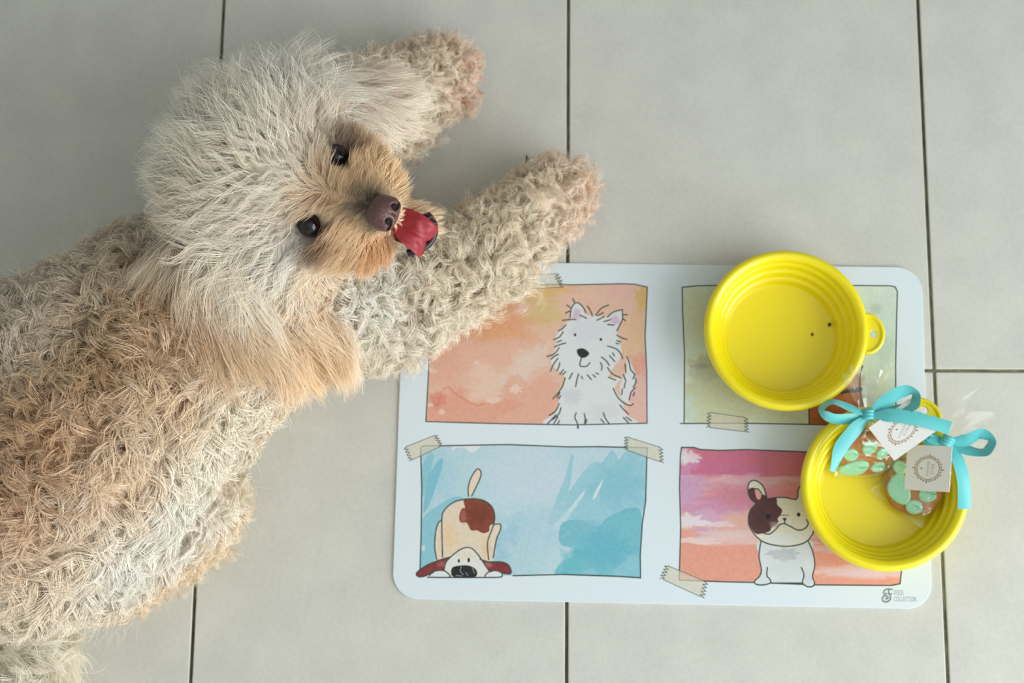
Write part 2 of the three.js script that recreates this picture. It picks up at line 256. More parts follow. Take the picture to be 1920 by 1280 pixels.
  fill([344, 740, 350, 680, 375, 630, 400, 640, 392, 880, 355, 888, 338, 800], col(240, 222, 200)); fill([735, 650, 772, 648, 778, 680, 750, 750, 728, 880, 690, 880, 690, 780], col(240, 222, 200));
  fill([385, 880, 386, 620, 400, 560, 460, 505, 540, 482, 640, 482, 710, 520, 736, 580, 735, 640, 700, 730, 690, 800, 700, 890], col(240, 218, 192)); blot(440, 730, 60, 70, [244, 204, 156], 0.8); blot(680, 790, 30, 80, [242, 200, 156], 0.8); blot(600, 760, 80, 60, [244, 220, 196], 0.6);
  fill([540, 484, 640, 484, 710, 522, 736, 580, 732, 640, 705, 660, 700, 695, 660, 708, 620, 690, 580, 688, 552, 640, 510, 635, 502, 590, 520, 545, 540, 540, 534, 510], col(142, 74, 56)); blot(630, 590, 80, 70, [128, 60, 44], 0.6); blot(530, 595, 24, 40, [170, 100, 78], 0.7);
  fill([563, 465, 562, 400, 585, 330, 618, 284, 642, 290, 645, 330, 615, 400, 584, 465], col(242, 222, 200)); ink([563, 462, 562, 400, 585, 330, 618, 284, 642, 290, 645, 330, 615, 400, 584, 462], 4.6);
  ink([352, 885, 338, 800, 345, 700, 362, 640, 382, 626], 4.6); ink([738, 650, 772, 648, 778, 680, 750, 750, 728, 872], 4.6);
  ink([390, 868, 386, 620, 400, 560, 460, 505, 540, 482, 640, 484, 710, 522, 738, 590, 728, 660, 695, 750, 690, 800, 698, 885], 4.6);
  fill([225, 965, 300, 915, 400, 880, 440, 870, 405, 920, 395, 955, 330, 970, 260, 998, 222, 995], col(138, 62, 62)); fill([640, 880, 700, 900, 780, 900, 830, 922, 848, 962, 840, 980, 790, 975, 740, 960, 705, 965, 680, 930], col(138, 58, 60)); blot(690, 920, 40, 22, [196, 120, 110], 0.6); blot(390, 915, 30, 20, [186, 108, 104], 0.6);
  fill([400, 950, 415, 900, 470, 845, 530, 808, 580, 808, 625, 850, 680, 930, 705, 975, 640, 1002, 440, 1002], col(240, 238, 230)); blot(550, 850, 60, 30, [244, 224, 196], 0.7); fill([305, 985, 330, 965, 390, 957, 425, 975, 432, 1002, 310, 1002], col(238, 240, 238)); fill([672, 1000, 690, 972, 740, 958, 780, 970, 788, 990, 770, 1002], col(238, 240, 238));
  ink([400, 955, 415, 900, 470, 845, 530, 808, 580, 808, 625, 850, 680, 930, 705, 965], 4.6); ink([440, 868, 380, 885, 290, 920, 222, 968, 222, 994, 260, 998, 330, 970], 4.6); ink([640, 882, 700, 900, 780, 900, 830, 922, 848, 962, 838, 980, 795, 976], 4.6); ink([305, 990, 330, 964, 390, 957, 425, 975, 432, 1002, 290, 1002], 4.6); ink([432, 1004, 640, 1004, 770, 1002, 788, 988, 780, 970, 740, 958, 690, 972, 672, 998], 4.6);
  fill([448, 970, 460, 935, 510, 924, 570, 926, 612, 950, 620, 985, 590, 1002, 470, 1000], col(42, 44, 44)); for (const s of [[515, 930, 508, 960, 530, 985], [590, 940, 602, 975], [480, 990, 520, 994], [545, 970, 560, 992]]) ink(s, 3, false, col(190, 196, 196, 0.8));
  dot(499, 893, 7, 12, col(40, 44, 44)); dot(565, 888, 8, 15, col(40, 44, 44));
  tape([148, 132, 335, 58, 378, 130, 185, 222]); tape([1622, 68, 1838, 135, 1845, 235, 1620, 155]);

  // --- pink panel with the patched bulldog
  view(1220, 820, 3.5556);
  const p4 = [205, 66, 290, 66, 330, 80, 460, 86, 640, 80, 1030, 96, 1500, 110, 1672, 116, 1668, 500, 1672, 890, 1662, 975, 1600, 986, 1100, 982, 690, 966, 500, 962, 190, 950, 200, 600, 192, 330, 198, 120];
  panel(p4, col(240, 180, 164), () => {
    fill([180, 60, 1700, 60, 1700, 262, 900, 262, 640, 250, 400, 246, 250, 250, 180, 230], col(214, 112, 136), true); blot(520, 190, 330, 90, [212, 106, 148], 0.8); blot(1000, 180, 360, 110, [222, 112, 118], 0.8); blot(260, 170, 70, 60, [226, 150, 190], 0.7); blot(265, 130, 70, 40, [246, 240, 240], 1, 0, 0.4); blot(200, 120, 50, 60, [244, 236, 240], 0.9);
    blot(240, 340, 130, 130, [206, 158, 204], 0.9); blot(640, 290, 300, 40, [226, 172, 180], 0.9); blot(900, 296, 260, 36, [228, 176, 172], 0.9);
    blot(640, 400, 330, 90, [216, 120, 152], 0.9); blot(1000, 380, 260, 80, [228, 124, 124], 0.8); blot(400, 480, 170, 80, [214, 142, 186], 0.8); blot(620, 560, 180, 60, [234, 182, 172], 0.9); blot(350, 540, 140, 60, [222, 176, 208], 0.8);
    blot(250, 560, 110, 50, [248, 240, 244], 1, 0, 0.5); blot(420, 580, 160, 18, [246, 232, 238], 0.9, 0, 0.4); blot(340, 630, 130, 30, [214, 166, 204], 0.7); blot(520, 650, 200, 34, [240, 206, 200], 0.9); blot(240, 640, 70, 40, [242, 160, 136], 0.8); blot(300, 690, 170, 22, [246, 226, 222], 0.95, 0, 0.4); blot(620, 690, 180, 20, [242, 204, 196], 0.9);
    fill([180, 720, 420, 722, 900, 712, 1150, 730, 1700, 740, 1700, 1000, 180, 1000], col(240, 158, 132, 0.9)); blot(500, 850, 300, 100, [238, 150, 124], 0.5); blot(1280, 700, 240, 40, [236, 150, 140], 0.8); blot(1200, 745, 170, 24, [240, 196, 186], 0.9); blot(1330, 890, 260, 36, [244, 206, 200], 0.95); blot(1520, 900, 240, 42, [240, 210, 212], 0.9); blot(1400, 962, 300, 20, [242, 160, 134], 0.9); blot(1300, 820, 200, 30, [240, 150, 122], 0.7);
  });
  ink(p4, 4.6, true, INK, false);
  fill([735, 690, 722, 790, 735, 880, 725, 925, 692, 960, 710, 982, 790, 976, 830, 968, 1000, 968, 1040, 992, 1080, 990, 1092, 960, 1080, 920, 1092, 850, 1080, 760, 1050, 690], col(226, 232, 234)); blot(890, 780, 100, 45, [182, 188, 190], 0.8, 0, 0.3); blot(930, 880, 120, 70, [212, 220, 226], 0.7); blot(1050, 940, 30, 40, [206, 214, 222], 0.6);
  fill([652, 370, 652, 320, 672, 288, 710, 292, 750, 330, 775, 400, 860, 398, 970, 408, 985, 340, 1010, 330, 1030, 420, 1080, 480, 1098, 560, 1080, 640, 1030, 695, 930, 722, 830, 718, 750, 695, 690, 640, 655, 560, 660, 490, 700, 440], col(242, 236, 208)); blot(900, 670, 170, 45, [238, 240, 234], 0.9);
  fill([652, 350, 690, 335, 735, 372, 772, 390, 782, 410, 836, 404, 845, 450, 875, 480, 866, 515, 846, 540, 850, 565, 812, 592, 790, 625, 740, 640, 700, 640, 668, 600, 652, 555, 662, 490, 702, 442, 668, 410], col(98, 62, 62)); blot(740, 540, 70, 70, [84, 52, 54], 0.6); blot(822, 580, 30, 20, [176, 150, 140], 0.6);
  fill([694, 345, 716, 342, 740, 372, 728, 412, 706, 402], col(240, 170, 158)); ink([694, 345, 716, 342, 740, 372], 4);
  ink([705, 440, 668, 410, 650, 365, 652, 315, 675, 288, 712, 292, 752, 330, 775, 405], 4.8); ink([782, 408, 840, 400, 900, 400, 972, 410, 985, 345, 1010, 330, 1030, 420], 4.8); ink([702, 442, 662, 490, 652, 560, 680, 630, 745, 692, 830, 718, 930, 724, 1030, 698, 1080, 640, 1098, 560, 1080, 480], 4.8);
  ink([735, 690, 722, 790, 738, 880, 725, 925, 694, 955, 702, 978, 750, 982, 796, 970, 798, 950, 775, 920, 778, 866], 4.8); ink([1050, 690, 1080, 760, 1094, 850, 1078, 925, 1092, 965, 1080, 992, 1040, 992, 1012, 965, 1022, 915, 1004, 866], 4.8); ink([800, 970, 1010, 970], 4.4);
  ink([742, 634, 790, 644, 830, 615, 860, 582, 892, 574, 930, 592, 980, 616, 1025, 608, 1050, 575, 1038, 546], 4.8); fill([878, 538, 908, 536, 894, 562], col(40, 44, 42), false); ink([894, 556, 894, 574], 4.4); ink([865, 518, 920, 517], 2.4); dot(986, 514, 12, 13, col(44, 46, 40)); dot(783, 527, 15, 16, col(44, 34, 36));
  tape([118, 856, 360, 958, 335, 1062, 82, 946]);
  view(720, 800, 3.5556); ink([1288, 0, 1294, 10], 4);

  // --- the maker's mark: a curled F and two small lines
  view(1600, 1060, 10.667);
  const grey = col(120, 140, 140);
  ink([772, 478, 700, 470, 640, 482, 604, 530, 622, 570, 652, 556], 6, false, grey); ink([718, 474, 704, 520, 728, 580, 742, 640, 720, 700, 660, 724, 600, 712, 578, 660, 612, 606, 662, 606, 692, 640, 668, 668, 648, 656], 6.4, false, grey); ink([690, 560, 730, 578, 768, 560], 5, false, grey);
  const word = (t, x0, x1, y0, y1) => { const [a, b] = T(x0, y1), [a1] = T(x1, y1), [, b0] = T(x0, y0); g.save(); g.font = '100px sans-serif'; g.fillStyle = grey; const m = g.measureText(t).width; g.translate(a, b); g.rotate(0.002); g.scale((a1 - a) / m, (b - b0) / 73); g.fillText(t, 0, 0); g.restore(); };
  word('DOGS', 806, 1004, 486, 586); word('COLLECTION', 806, 1264, 616, 712);

  // faint paper grain
  const id = g.getImageData(0, 0, CW, CH), dd = id.data;
  for (let y = 0, i = 0; y < CH; y++) for (let x = 0; x < CW; x++, i += 4) { const w = dd[i] > 205 && dd[i + 2] > 215 ? 0.12 : 1, n = w * (3.5 * noise2(x * 0.04, y * 0.04) + 2 * noise2(x * 0.2, y * 0.2) + 1 * noise2(x * 0.6, y * 0.6)); dd[i] = clamp(dd[i] + n, 0, 255); dd[i + 1] = clamp(dd[i + 1] + n, 0, 255); dd[i + 2] = clamp(dd[i + 2] + n, 0, 255); }
  g.putImageData(id, 0, 0);

  const hx = 0.4297 / 2, hz = 0.279 / 2, r = 0.0205, e = 0.0004, s = new THREE.Shape();
  s.moveTo(-hx + r, -hz); s.lineTo(hx - r, -hz); s.absarc(hx - r, -hz + r, r, -Math.PI / 2, 0); s.lineTo(hx, hz - r); s.absarc(hx - r, hz - r, r, 0, Math.PI / 2); s.lineTo(-hx + r, hz); s.absarc(-hx + r, hz - r, r, Math.PI / 2, Math.PI); s.lineTo(-hx, -hz + r); s.absarc(-hx + r, -hz + r, r, Math.PI, Math.PI * 1.5);
  const geo = new THREE.ExtrudeGeometry(s, { depth: MAT.h - 2 * e, bevelEnabled: true, bevelThickness: e, bevelSize: e, bevelOffset: -e, bevelSegments: 2, curveSegments: 16 });
  geo.rotateX(-Math.PI / 2).translate(0, e, 0);
  const p = geo.attributes.position, uv = geo.attributes.uv;
  for (let i = 0; i < uv.count; i++) uv.setXY(i, p.getX(i) / (2 * hx) + 0.5, 0.5 - p.getZ(i) / (2 * hz));
  const m = mesh('place_mat', geo, phy({ map: canvasTexture(c), roughness: 0.5, specularIntensity: 0.6 }));
  m.position.set(cx0, 0.0002, cz0); m.rotation.y = turn;
  tag(m, 'white rounded place mat printed with four watercolour dog pictures', 'place mat');
}

// ------------------------------------------------------------------ collapsible silicone bowls
const silicone = phy({ color: new THREE.Color(0.91, 0.76, 0.002), roughness: 0.4, specularIntensity: 0.6, clearcoat: 0.85, clearcoatRoughness: 0.14 });
const BOWLS = [];
{
  const prof = [[0, 0.0034], [0.030, 0.0034], [0.0425, 0.0034], [0.0443, 0.0042], [0.0452, 0.0062], [0.0458, 0.0105], [0.0466, 0.0124], [0.0484, 0.0134], [0.0494, 0.0150], [0.0500, 0.0192], [0.0508, 0.0210], [0.0524, 0.0220], [0.0533, 0.0236], [0.0538, 0.0280], [0.0546, 0.0298], [0.0560, 0.0312], [0.0566, 0.0336], [0.0572, 0.0356], [0.0586, 0.0370], [0.0612, 0.0381], [0.0636, 0.0375], [0.0650, 0.0359], [0.0656, 0.0336], [0.0653, 0.0314], [0.0642, 0.0302], [0.0615, 0.0296], [0.0588, 0.0300], [0.0576, 0.0290], [0.0566, 0.0270], [0.0562, 0.0232], [0.0550, 0.0212], [0.0534, 0.0202], [0.0524, 0.0186], [0.0520, 0.0144], [0.0508, 0.0124], [0.0494, 0.0114], [0.0484, 0.0098], [0.0478, 0.0040], [0.0468, 0.0010], [0.0450, 0.0000], [0, 0]];
  const curve = new THREE.SplineCurve(prof.slice(1, -1).map(([r, y]) => new THREE.Vector2(r, y)));
  const pts = [new THREE.Vector2(0, 0.0034), ...curve.getPoints(150), new THREE.Vector2(0, 0)].map((p) => new THREE.Vector2(Math.max(p.x, 0), p.y));
  const bodyGeo = new THREE.LatheGeometry(pts.reverse(), 120);
  // carrying tab: half-oval plate with a small hole and a raised lip
  const s = new THREE.Shape(); s.moveTo(-0.003, -0.0165); for (let i = 0; i <= 24; i++) { const a = -Math.PI / 2 + Math.PI * i / 24; s.lineTo(0.0145 * Math.cos(a), 0.0165 * Math.sin(a)); } s.lineTo(-0.003, 0.0165); s.closePath();
  const hole = new THREE.Path(); hole.absellipse(0.0062, 0, 0.0028, 0.0032, 0, Math.PI * 2, true); s.holes.push(hole);
  const plate = new THREE.ExtrudeGeometry(s, { depth: 0.002, bevelEnabled: true, bevelThickness: 0.0005, bevelSize: 0.0005, bevelOffset: -0.0005, bevelSegments: 2, curveSegments: 20 }).rotateX(-Math.PI / 2);
  class Rim extends THREE.Curve { getPoint(t) { const a = -Math.PI / 2 + Math.PI * t; return V(0.0135 * Math.cos(a), 0.0022, -0.0155 * Math.sin(a)); } }
  const lip = new THREE.TubeGeometry(new Rim(), 40, 0.0018, 10);
  const tabGeo = mergeGeometries([plate, lip.toNonIndexed()].map((g) => { g.deleteAttribute('uv'); return g; }));
  const crumbMat = std({ color: srgb(92, 66, 22), roughness: 0.9 });
  const crumbGeo = new THREE.IcosahedronGeometry(0.0009, 1);
  for (const [px, py, dx, dy, label] of [[1474, 618, 168, 8, 'yellow collapsible silicone bowl, empty but for a few dark crumbs'], [1659, 913, 78, -152, 'yellow collapsible silicone bowl holding the two wrapped paw cookies']]) {
    const c = P(px, py, 0.0365); c.y = MAT.h + 0.0003;
    const b = group('silicone_bowl', c); if (BOWLS.length) b.name = 'silicone_bowl_001';
    mesh('bowl_body', bodyGeo, silicone, b);
    const q = P(px + dx, py + dy, 0.0365), a = Math.atan2(-(q.z - c.z), q.x - c.x), t = mesh('carrying_tab', tabGeo, silicone, b);
    t.position.set(0.0635 * Math.cos(a), 0.0315, -0.0635 * Math.sin(a)); t.rotation.y = a;
    tag(b, label, 'bowl', { group: 'yellow silicone bowls on the mat' }); BOWLS.push(b);
    if (BOWLS.length === 1) {
      let k = 0;
      for (const [x, y, s, h] of [[1523, 627, 1.3, 0.0034], [1555, 609, 1.7, 0.0042]]) { const m = mesh(k++ ? 'crumb_001' : 'crumb', crumbGeo, crumbMat), w = P(x, y, 0.0055); m.position.set(w.x, c.y + h + 0.0005 * s, w.z); m.scale.set(s, 0.7 * s, s * 1.15); tag(m, k === 1 ? 'tiny dark crumb on the bowl floor' : 'dark crumb at the foot of the bowl wall', 'crumb'); }
    }
  }
}

// ------------------------------------------------------------------ wrapped cookies: biscuit, cellophane, ribbon, tag
{
  const biscuitMat = std({ map: dataTexture(256, 256, (x, y) => { const n = 22 * fbm2(x * 0.03, y * 0.03, 5) + 8 * noise2(x * 0.3, y * 0.3); return [184 + n, 118 + n * 0.8, 48 + n * 0.5]; }, true), roughness: 0.8 });
  const icing = phy({ color: srgb(160, 226, 186), roughness: 0.4, clearcoat: 0.3, clearcoatRoughness: 0.3 });
  const film = phy({ color: 0xffffff, transmission: 1, thickness: 0, roughness: 0.1, ior: 1.85 });
  const thinFilm = phy({ color: 0xffffff, transmission: 1, thickness: 0, roughness: 0.16, ior: 1.4 });
  const satin = phy({ color: srgb(98, 198, 200), roughness: 0.38, sheen: 0.6, sheenColor: new THREE.Color(0.8, 1, 1), sheenRoughness: 0.4, side: THREE.DoubleSide });
  const basis = (normal, up) => { const z = normal.clone().normalize(), x = up.clone().cross(z).normalize(), y = z.clone().cross(x); return new THREE.Matrix4().makeBasis(x, y, z); };

  function cookie(name, centre, normal, up, r, pads, label) {
    const o = group(name, centre); o.quaternion.setFromRotationMatrix(basis(normal, up)); tag(o, label, 'cookie', { group: 'paw cookies in cellophane' });
    const g = new THREE.LatheGeometry([[0, -0.004], [0.9, -0.004], [0.97, -0.0028], [1, 0], [0.98, 0.002], [0.9, 0.0034], [0.5, 0.0039], [0, 0.004]].map(([a, y]) => new THREE.Vector2(a * r, y)), 56).rotateX(Math.PI / 2);
    const p = g.attributes.position; for (let i = 0; i < p.count; i++) { const k = 1 + 0.025 * noise3(p.getX(i) * 90, p.getY(i) * 90, p.getZ(i) * 90); p.setXYZ(i, p.getX(i) * k, p.getY(i) * k, p.getZ(i)); } g.computeVertexNormals();
    mesh('biscuit', g, biscuitMat, o);
    pads.forEach(([x, y, a, b, turn, bean], k) => {
      const s = new THREE.Shape(); for (let i = 0; i <= 40; i++) { const t = i / 40 * Math.PI * 2, m = bean ? 1 - 0.07 * Math.cos(3 * t + 0.5) + 0.04 * Math.sin(2 * t) : 1 + 0.05 * Math.cos(2 * t + k); s.lineTo(a * m * Math.cos(t), b * m * Math.sin(t)); }
      const q = new THREE.ExtrudeGeometry(s, { depth: 0.0003, bevelEnabled: true, bevelThickness: 0.0016, bevelSize: 0.0018, bevelOffset: -0.0018, bevelSegments: 5, curveSegments: 10 });
      const m = mesh(bean ? 'icing_pad' : 'icing_toe', q, icing, o); m.position.set(x, y, 0.0034); m.rotation.z = turn;
    });
    return o;
  }
  // a bag of clear film: pillow round the cookie, gathered at the neck, ragged plume above
  function bag(name, neck, centre, normal, width, plume, spread, loose, label) {
    const o = group(name, centre); tag(o, label, 'bag', { group: 'clear cellophane bags tied with ribbon' });
    const sd = rnd() * 90, face = normal.clone().normalize(), into = centre.clone().sub(neck), flat = into.clone().addScaledVector(face, -into.dot(face)).normalize(), side = flat.clone().cross(face).normalize();
    const build = (nu, nv, f, facets) => {
      const pos = [], idx = []; for (let j = 0; j <= nv; j++) for (let i = 0; i <= nu; i++) { const q = f((i % nu) / nu, j / nv).sub(centre); pos.push(q.x, q.y, q.z); if (i < nu && j < nv) { const a = j * (nu + 1) + i; idx.push(a, a + 1, a + nu + 2, a, a + nu + 2, a + nu + 1); } }
      let g = new THREE.BufferGeometry(); g.setAttribute('position', new THREE.Float32BufferAttribute(pos, 3)); g.setIndex(idx); if (facets) g = g.toNonIndexed(); g.computeVertexNormals(); return g;
    };
    const line = new THREE.CatmullRomCurve3([neck, neck.clone().lerp(centre, 0.5).addScaledVector(face, 0.003), centre.clone().addScaledVector(face, 0.0012), centre.clone().addScaledVector(flat, width * 0.95).addScaledVector(face, 0.0015)]);
    mesh('pouch', build(72, 44, (u, v) => {
      const a = u * Math.PI * 2, c = line.getPoint(v), d = line.getTangent(v), n = side.clone().cross(d).normalize(); if (n.dot(face) < 0) n.negate();
      const w = lerp(0.0035, width, smooth(0, 0.46, v)), h = lerp(0.0035, 0.0074, smooth(0.05, 0.4, v)) * (1 - smooth(0.84, 1, v) * 0.93);
      const pleat = 0.0012 * Math.sin(a * 9 + 2 * Math.sin(v * 7)) * (1 - smooth(0.1, 0.55, v)), crease = 0.0018 * noise3(Math.cos(a) * 1.5 + sd, Math.sin(a) * 1.5, v * 5) + 0.0009 * noise3(Math.cos(a) * 4 + sd, Math.sin(a) * 4, v * 14);
      const e = (x) => Math.sign(x) * Math.abs(x) ** 0.75;
      return c.addScaledVector(side, e(Math.cos(a)) * (w + pleat)).addScaledVector(n, Math.sin(a) * (h + pleat) + Math.max(0, Math.sin(a)) * Math.abs(crease));
    }), film, o);
    // the loose end above the ribbon: stiff film crumpled into facets
    const pd = plume.clone().sub(neck), pl = pd.length(); pd.normalize(); const pn = V(0, 1, 0).addScaledVector(pd, -pd.y).normalize(), ps = pd.clone().cross(pn).normalize();
    mesh('plume', build(18, 5, (u, v) => {
      const a = u * Math.PI * 2, fold = v * (0.55 * Math.sin(a * 4 + sd) + 0.35 * noise3(Math.cos(a) * 2.5 + sd, Math.sin(a) * 2.5, v * 3)), open = lerp(0.003, spread, v ** 0.85), edge = 1 + 0.3 * v * noise2(Math.cos(a) * 2.2 + sd, Math.sin(a) * 2.2);
      return neck.clone().addScaledVector(pd, v * pl * edge).addScaledVector(ps, Math.cos(a) * open + fold * 0.006).addScaledVector(pn, Math.sin(a) * open * 0.35 + fold * 0.009);
    }, true), loose, o);
    return o;
  }
  // satin band: control points [px, py, height, tilt]; tilt is how far the band's width leans out of level
  function band(name, pts, width, parent, origin) {
    const c = new THREE.CatmullRomCurve3(pts.map(([x, y, h]) => P(x, y, h).sub(origin)), false, 'centripetal'), n = 48, pos = [], uv = [], idx = [], tilts = pts.map((p) => p[3] ?? 0), wid = pts.map((p) => p[4] ?? 1);
    const mixAt = (arr, t) => { const f = t * (arr.length - 1), i = Math.min(arr.length - 2, Math.floor(f)); return lerp(arr[i], arr[i + 1], smooth(0, 1, f - i)); };
    for (let i = 0; i <= n; i++) {
      const t = i / n, p = c.getPoint(t), d = c.getTangent(t), flat = V(0, 1, 0).cross(d).normalize(), upv = d.clone().cross(flat).normalize(), a = mixAt(tilts, t), w = flat.multiplyScalar(Math.cos(a)).addScaledVector(upv, Math.sin(a)), nn = d.clone().cross(w).normalize(), hw = width / 2 * mixAt(wid, t);
      for (let k = 0; k <= 4; k++) { const s = k / 4 * 2 - 1, q = p.clone().addScaledVector(w, s * hw).addScaledVector(nn, -0.0006 * s * s); pos.push(q.x, q.y, q.z); uv.push(s, t); if (i < n && k < 4) { const b = i * 5 + k; idx.push(b, b + 1, b + 6, b, b + 6, b + 5); } }
    }
    const g = new THREE.BufferGeometry(); g.setAttribute('position', new THREE.Float32BufferAttribute(pos, 3)); g.setAttribute('uv', new THREE.Float32BufferAttribute(uv, 2)); g.setIndex(idx); g.computeVertexNormals();
    return mesh(name, g, satin, parent);
  }
  function knot(parent, at, dir) {
    const geos = [];
    class Wrap extends THREE.Curve { constructor(o, r) { super(); this.o = o; this.r = r; } getPoint(t) { const a = t * Math.PI * 2; return V(this.o + 0.0006 * Math.sin(a * 2), this.r * Math.cos(a), this.r * Math.sin(a)); } }
    for (const o of [-0.0026, 0, 0.0026]) geos.push(new THREE.TubeGeometry(new Wrap(o, 0.0036), 40, 0.0019, 8, true));
    const m = mesh('knot', mergeGeometries(geos), satin, parent); m.position.copy(at); m.quaternion.setFromUnitVectors(V(1, 0, 0), dir.clone().normalize());
  }
  // tag card with the gold oval ornament and its tiny lettering
  function tagTexture(textTurn) {
    const c = document.createElement('canvas'); c.width = 512; c.height = 640; const g = c.getContext('2d'); g.fillStyle = 'rgb(247,245,240)'; g.fillRect(0, 0, 512, 640); g.translate(256, 330); g.rotate(textTurn);
    const gold = 'rgb(158,124,84)'; g.strokeStyle = gold; g.fillStyle = gold; g.lineWidth = 9; g.beginPath(); g.ellipse(0, 0, 128, 150, 0, 0, 7); g.stroke();
    for (let i = 0; i < 28; i++) { const a = i / 28 * Math.PI * 2, big = i % 7 === 0, r = big ? 44 : i % 2 ? 22 : 30; g.save(); g.translate(Math.cos(a) * 138, Math.sin(a) * 160); g.rotate(a); g.lineWidth = 6; g.beginPath(); g.moveTo(0, -12); g.quadraticCurveTo(r * 0.7, -9, r, 0); g.quadraticCurveTo(r * 0.7, 9, 0, 12); g.stroke(); g.beginPath(); g.arc(r * 0.42, 0, big ? 9 : 5.5, 0, 7); g.fill(); g.restore(); }
    g.fillStyle = 'rgb(172,150,122)'; g.save(); g.rotate(Math.PI / 2); g.textAlign = 'center'; g.font = '46px serif'; g.fillText('DOLCE', 0, -34); g.restore();
    g.strokeStyle = 'rgb(180,160,134)'; g.lineWidth = 3.5; for (let i = 0; i < 11; i++) { const y = -105 + i * 20; g.beginPath(); g.moveTo(-16, y); g.lineTo(14, y + (i % 3 ? 0 : 9)); if (i % 2) g.lineTo(14, y + 9); g.moveTo(-16, y + 9); g.lineTo(4, y + 9); g.stroke(); }
    g.fillStyle = 'rgb(120,84,50)'; g.beginPath(); g.ellipse(-76, 0, 12, 9, 0, 0, 7); g.fill();
    return canvasTexture(c);
  }
  function card(name, corners, turn, label) {   // corners: top left, top right, bottom right, bottom left
    const q = corners.map((a) => P(...a)), mid = q[0].clone().add(q[1]).add(q[2]).add(q[3]).multiplyScalar(0.25), x = q[1].clone().sub(q[0]).add(q[2]).sub(q[3]).multiplyScalar(0.5), y = q[0].clone().sub(q[3]).add(q[1]).sub(q[2]).multiplyScalar(0.5);
    const w = x.length(), h = y.length(), z = x.clone().cross(y).normalize(), s = new THREE.Shape(); s.moveTo(-w / 2, -h / 2); s.lineTo(w / 2, -h / 2); s.lineTo(w / 2, h / 2); s.lineTo(-w / 2, h / 2); s.closePath();
    const e = new THREE.ExtrudeGeometry(s, { depth: 0.0005, bevelEnabled: false }), p = e.attributes.position; for (let i = 0; i < p.count; i++) e.attributes.uv.setXY(i, p.getX(i) / w + 0.5, p.getY(i) / h + 0.5);
    const m = mesh(name, e, std({ map: tagTexture(turn), roughness: 0.6 })); m.position.copy(mid); const xn = x.clone().normalize(), yn = z.clone().cross(xn); m.quaternion.setFromRotationMatrix(new THREE.Matrix4().makeBasis(xn, yn, z)); return tag(m, label, 'gift tag', { group: 'gift tags on the cookie bags' });
  }

  const C1 = P(1622, 850, 0.0235), N1 = P(1627, 778, 0.047), C2 = P(1714, 911, 0.0185), N2 = P(1774, 828, 0.050);
  const F1 = V(0.05, 0.70, 0.71), F2 = V(-0.28, 1, 0.1);   // the way each cookie faces
  cookie('iced_cookie', C1, F1, V(0, 0, -1), 0.0215, [[-0.0075, -0.0118, 0.0122, 0.0072, 0.22, true], [-0.0124, 0.0016, 0.0058, 0.0066, 0.3], [0.0012, 0.0090, 0.0062, 0.0068, -0.5], [0.0124, 0.0038, 0.0048, 0.0062, -0.5], [0.0112, -0.0102, 0.0060, 0.0050, 0.3]], 'round brown cookie with mint paw icing under the white tag and bow');
  cookie('iced_cookie_001', C2, F2, V(0, 0, -1), 0.0232, [[-0.0112, -0.0022, 0.0088, 0.0126, 0.3, true], [-0.0102, 0.0150, 0.0052, 0.0060, 0.2], [0.0050, 0.0118, 0.0062, 0.0070, 0], [0.0102, -0.0072, 0.0074, 0.0056, 0.1], [-0.0006, -0.0165, 0.0068, 0.0056, -0.35]], 'round brown cookie with mint paw icing under the beige shaded tag');
  bag('cellophane_bag', N1, C1, F1, 0.0240, P(1622, 698, 0.058), 0.017, film, 'clear cellophane bag tied with a full turquoise bow, lying towards the empty bowl');
  bag('cellophane_bag_001', N2, C2, F2, 0.0245, P(1858, 768, 0.054), 0.024, thinFilm, 'clear cellophane bag tied at the bowl rim, its plume over bare tile');
  {
    const o = group('ribbon_bow', N1.clone()); tag(o, 'turquoise satin bow with two loops, tied beside the white tag', 'ribbon', { group: 'turquoise ribbon bows' });
    band('loop', [[1624, 776, 0.050, 0.5, 0.45], [1592, 762, 0.056, 0.75], [1556, 752, 0.062, 1.0], [1541, 766, 0.058, 1.25], [1556, 783, 0.053, 0.9], [1592, 786, 0.050, 0.7], [1624, 778, 0.049, 0.5, 0.45]], 0.0100, o, N1);
    band('loop', [[1630, 776, 0.050, 0.5, 0.45], [1660, 754, 0.057, 0.5], [1694, 734, 0.064, 0.8], [1716, 740, 0.063, 1.4], [1712, 758, 0.058, 0.9], [1680, 770, 0.053, 0.5], [1632, 778, 0.050, 0.4, 0.45]], 0.0120, o, N1);
    band('tail', [[1630, 780, 0.051, 0.2, 0.5], [1670, 778, 0.058, 0.1], [1720, 785, 0.060, 0.05], [1782, 802, 0.058, 0.1]], 0.0105, o, N1);
    band('tail', [[1626, 780, 0.050, -0.3, 0.5], [1604, 805, 0.051, -0.35], [1578, 838, 0.049, -0.3], [1562, 884, 0.044, -0.6, 0.55]], 0.0115, o, N1);
    knot(o, V(0, 0.002, 0), V(-0.2, 0, 1));
  }
  {
    const o = group('ribbon_bow_001', N2.clone()); tag(o, 'turquoise satin bow with one open loop, tied at the bowl rim', 'ribbon', { group: 'turquoise ribbon bows' });
    band('loop', [[1778, 828, 0.052, 0.4, 0.45], [1810, 826, 0.056, 0.6], [1840, 814, 0.062, 0.9], [1858, 828, 0.060, 1.3], [1846, 846, 0.054, 0.9], [1812, 842, 0.052, 0.6], [1778, 830, 0.051, 0.4, 0.45]], 0.0110, o, N2);
    band('loop', [[1772, 828, 0.051, 0.3, 0.45], [1752, 822, 0.053, 0.4], [1734, 818, 0.052, 1.2], [1748, 828, 0.050, 0.5], [1772, 830, 0.050, 0.3, 0.45]], 0.0105, o, N2);
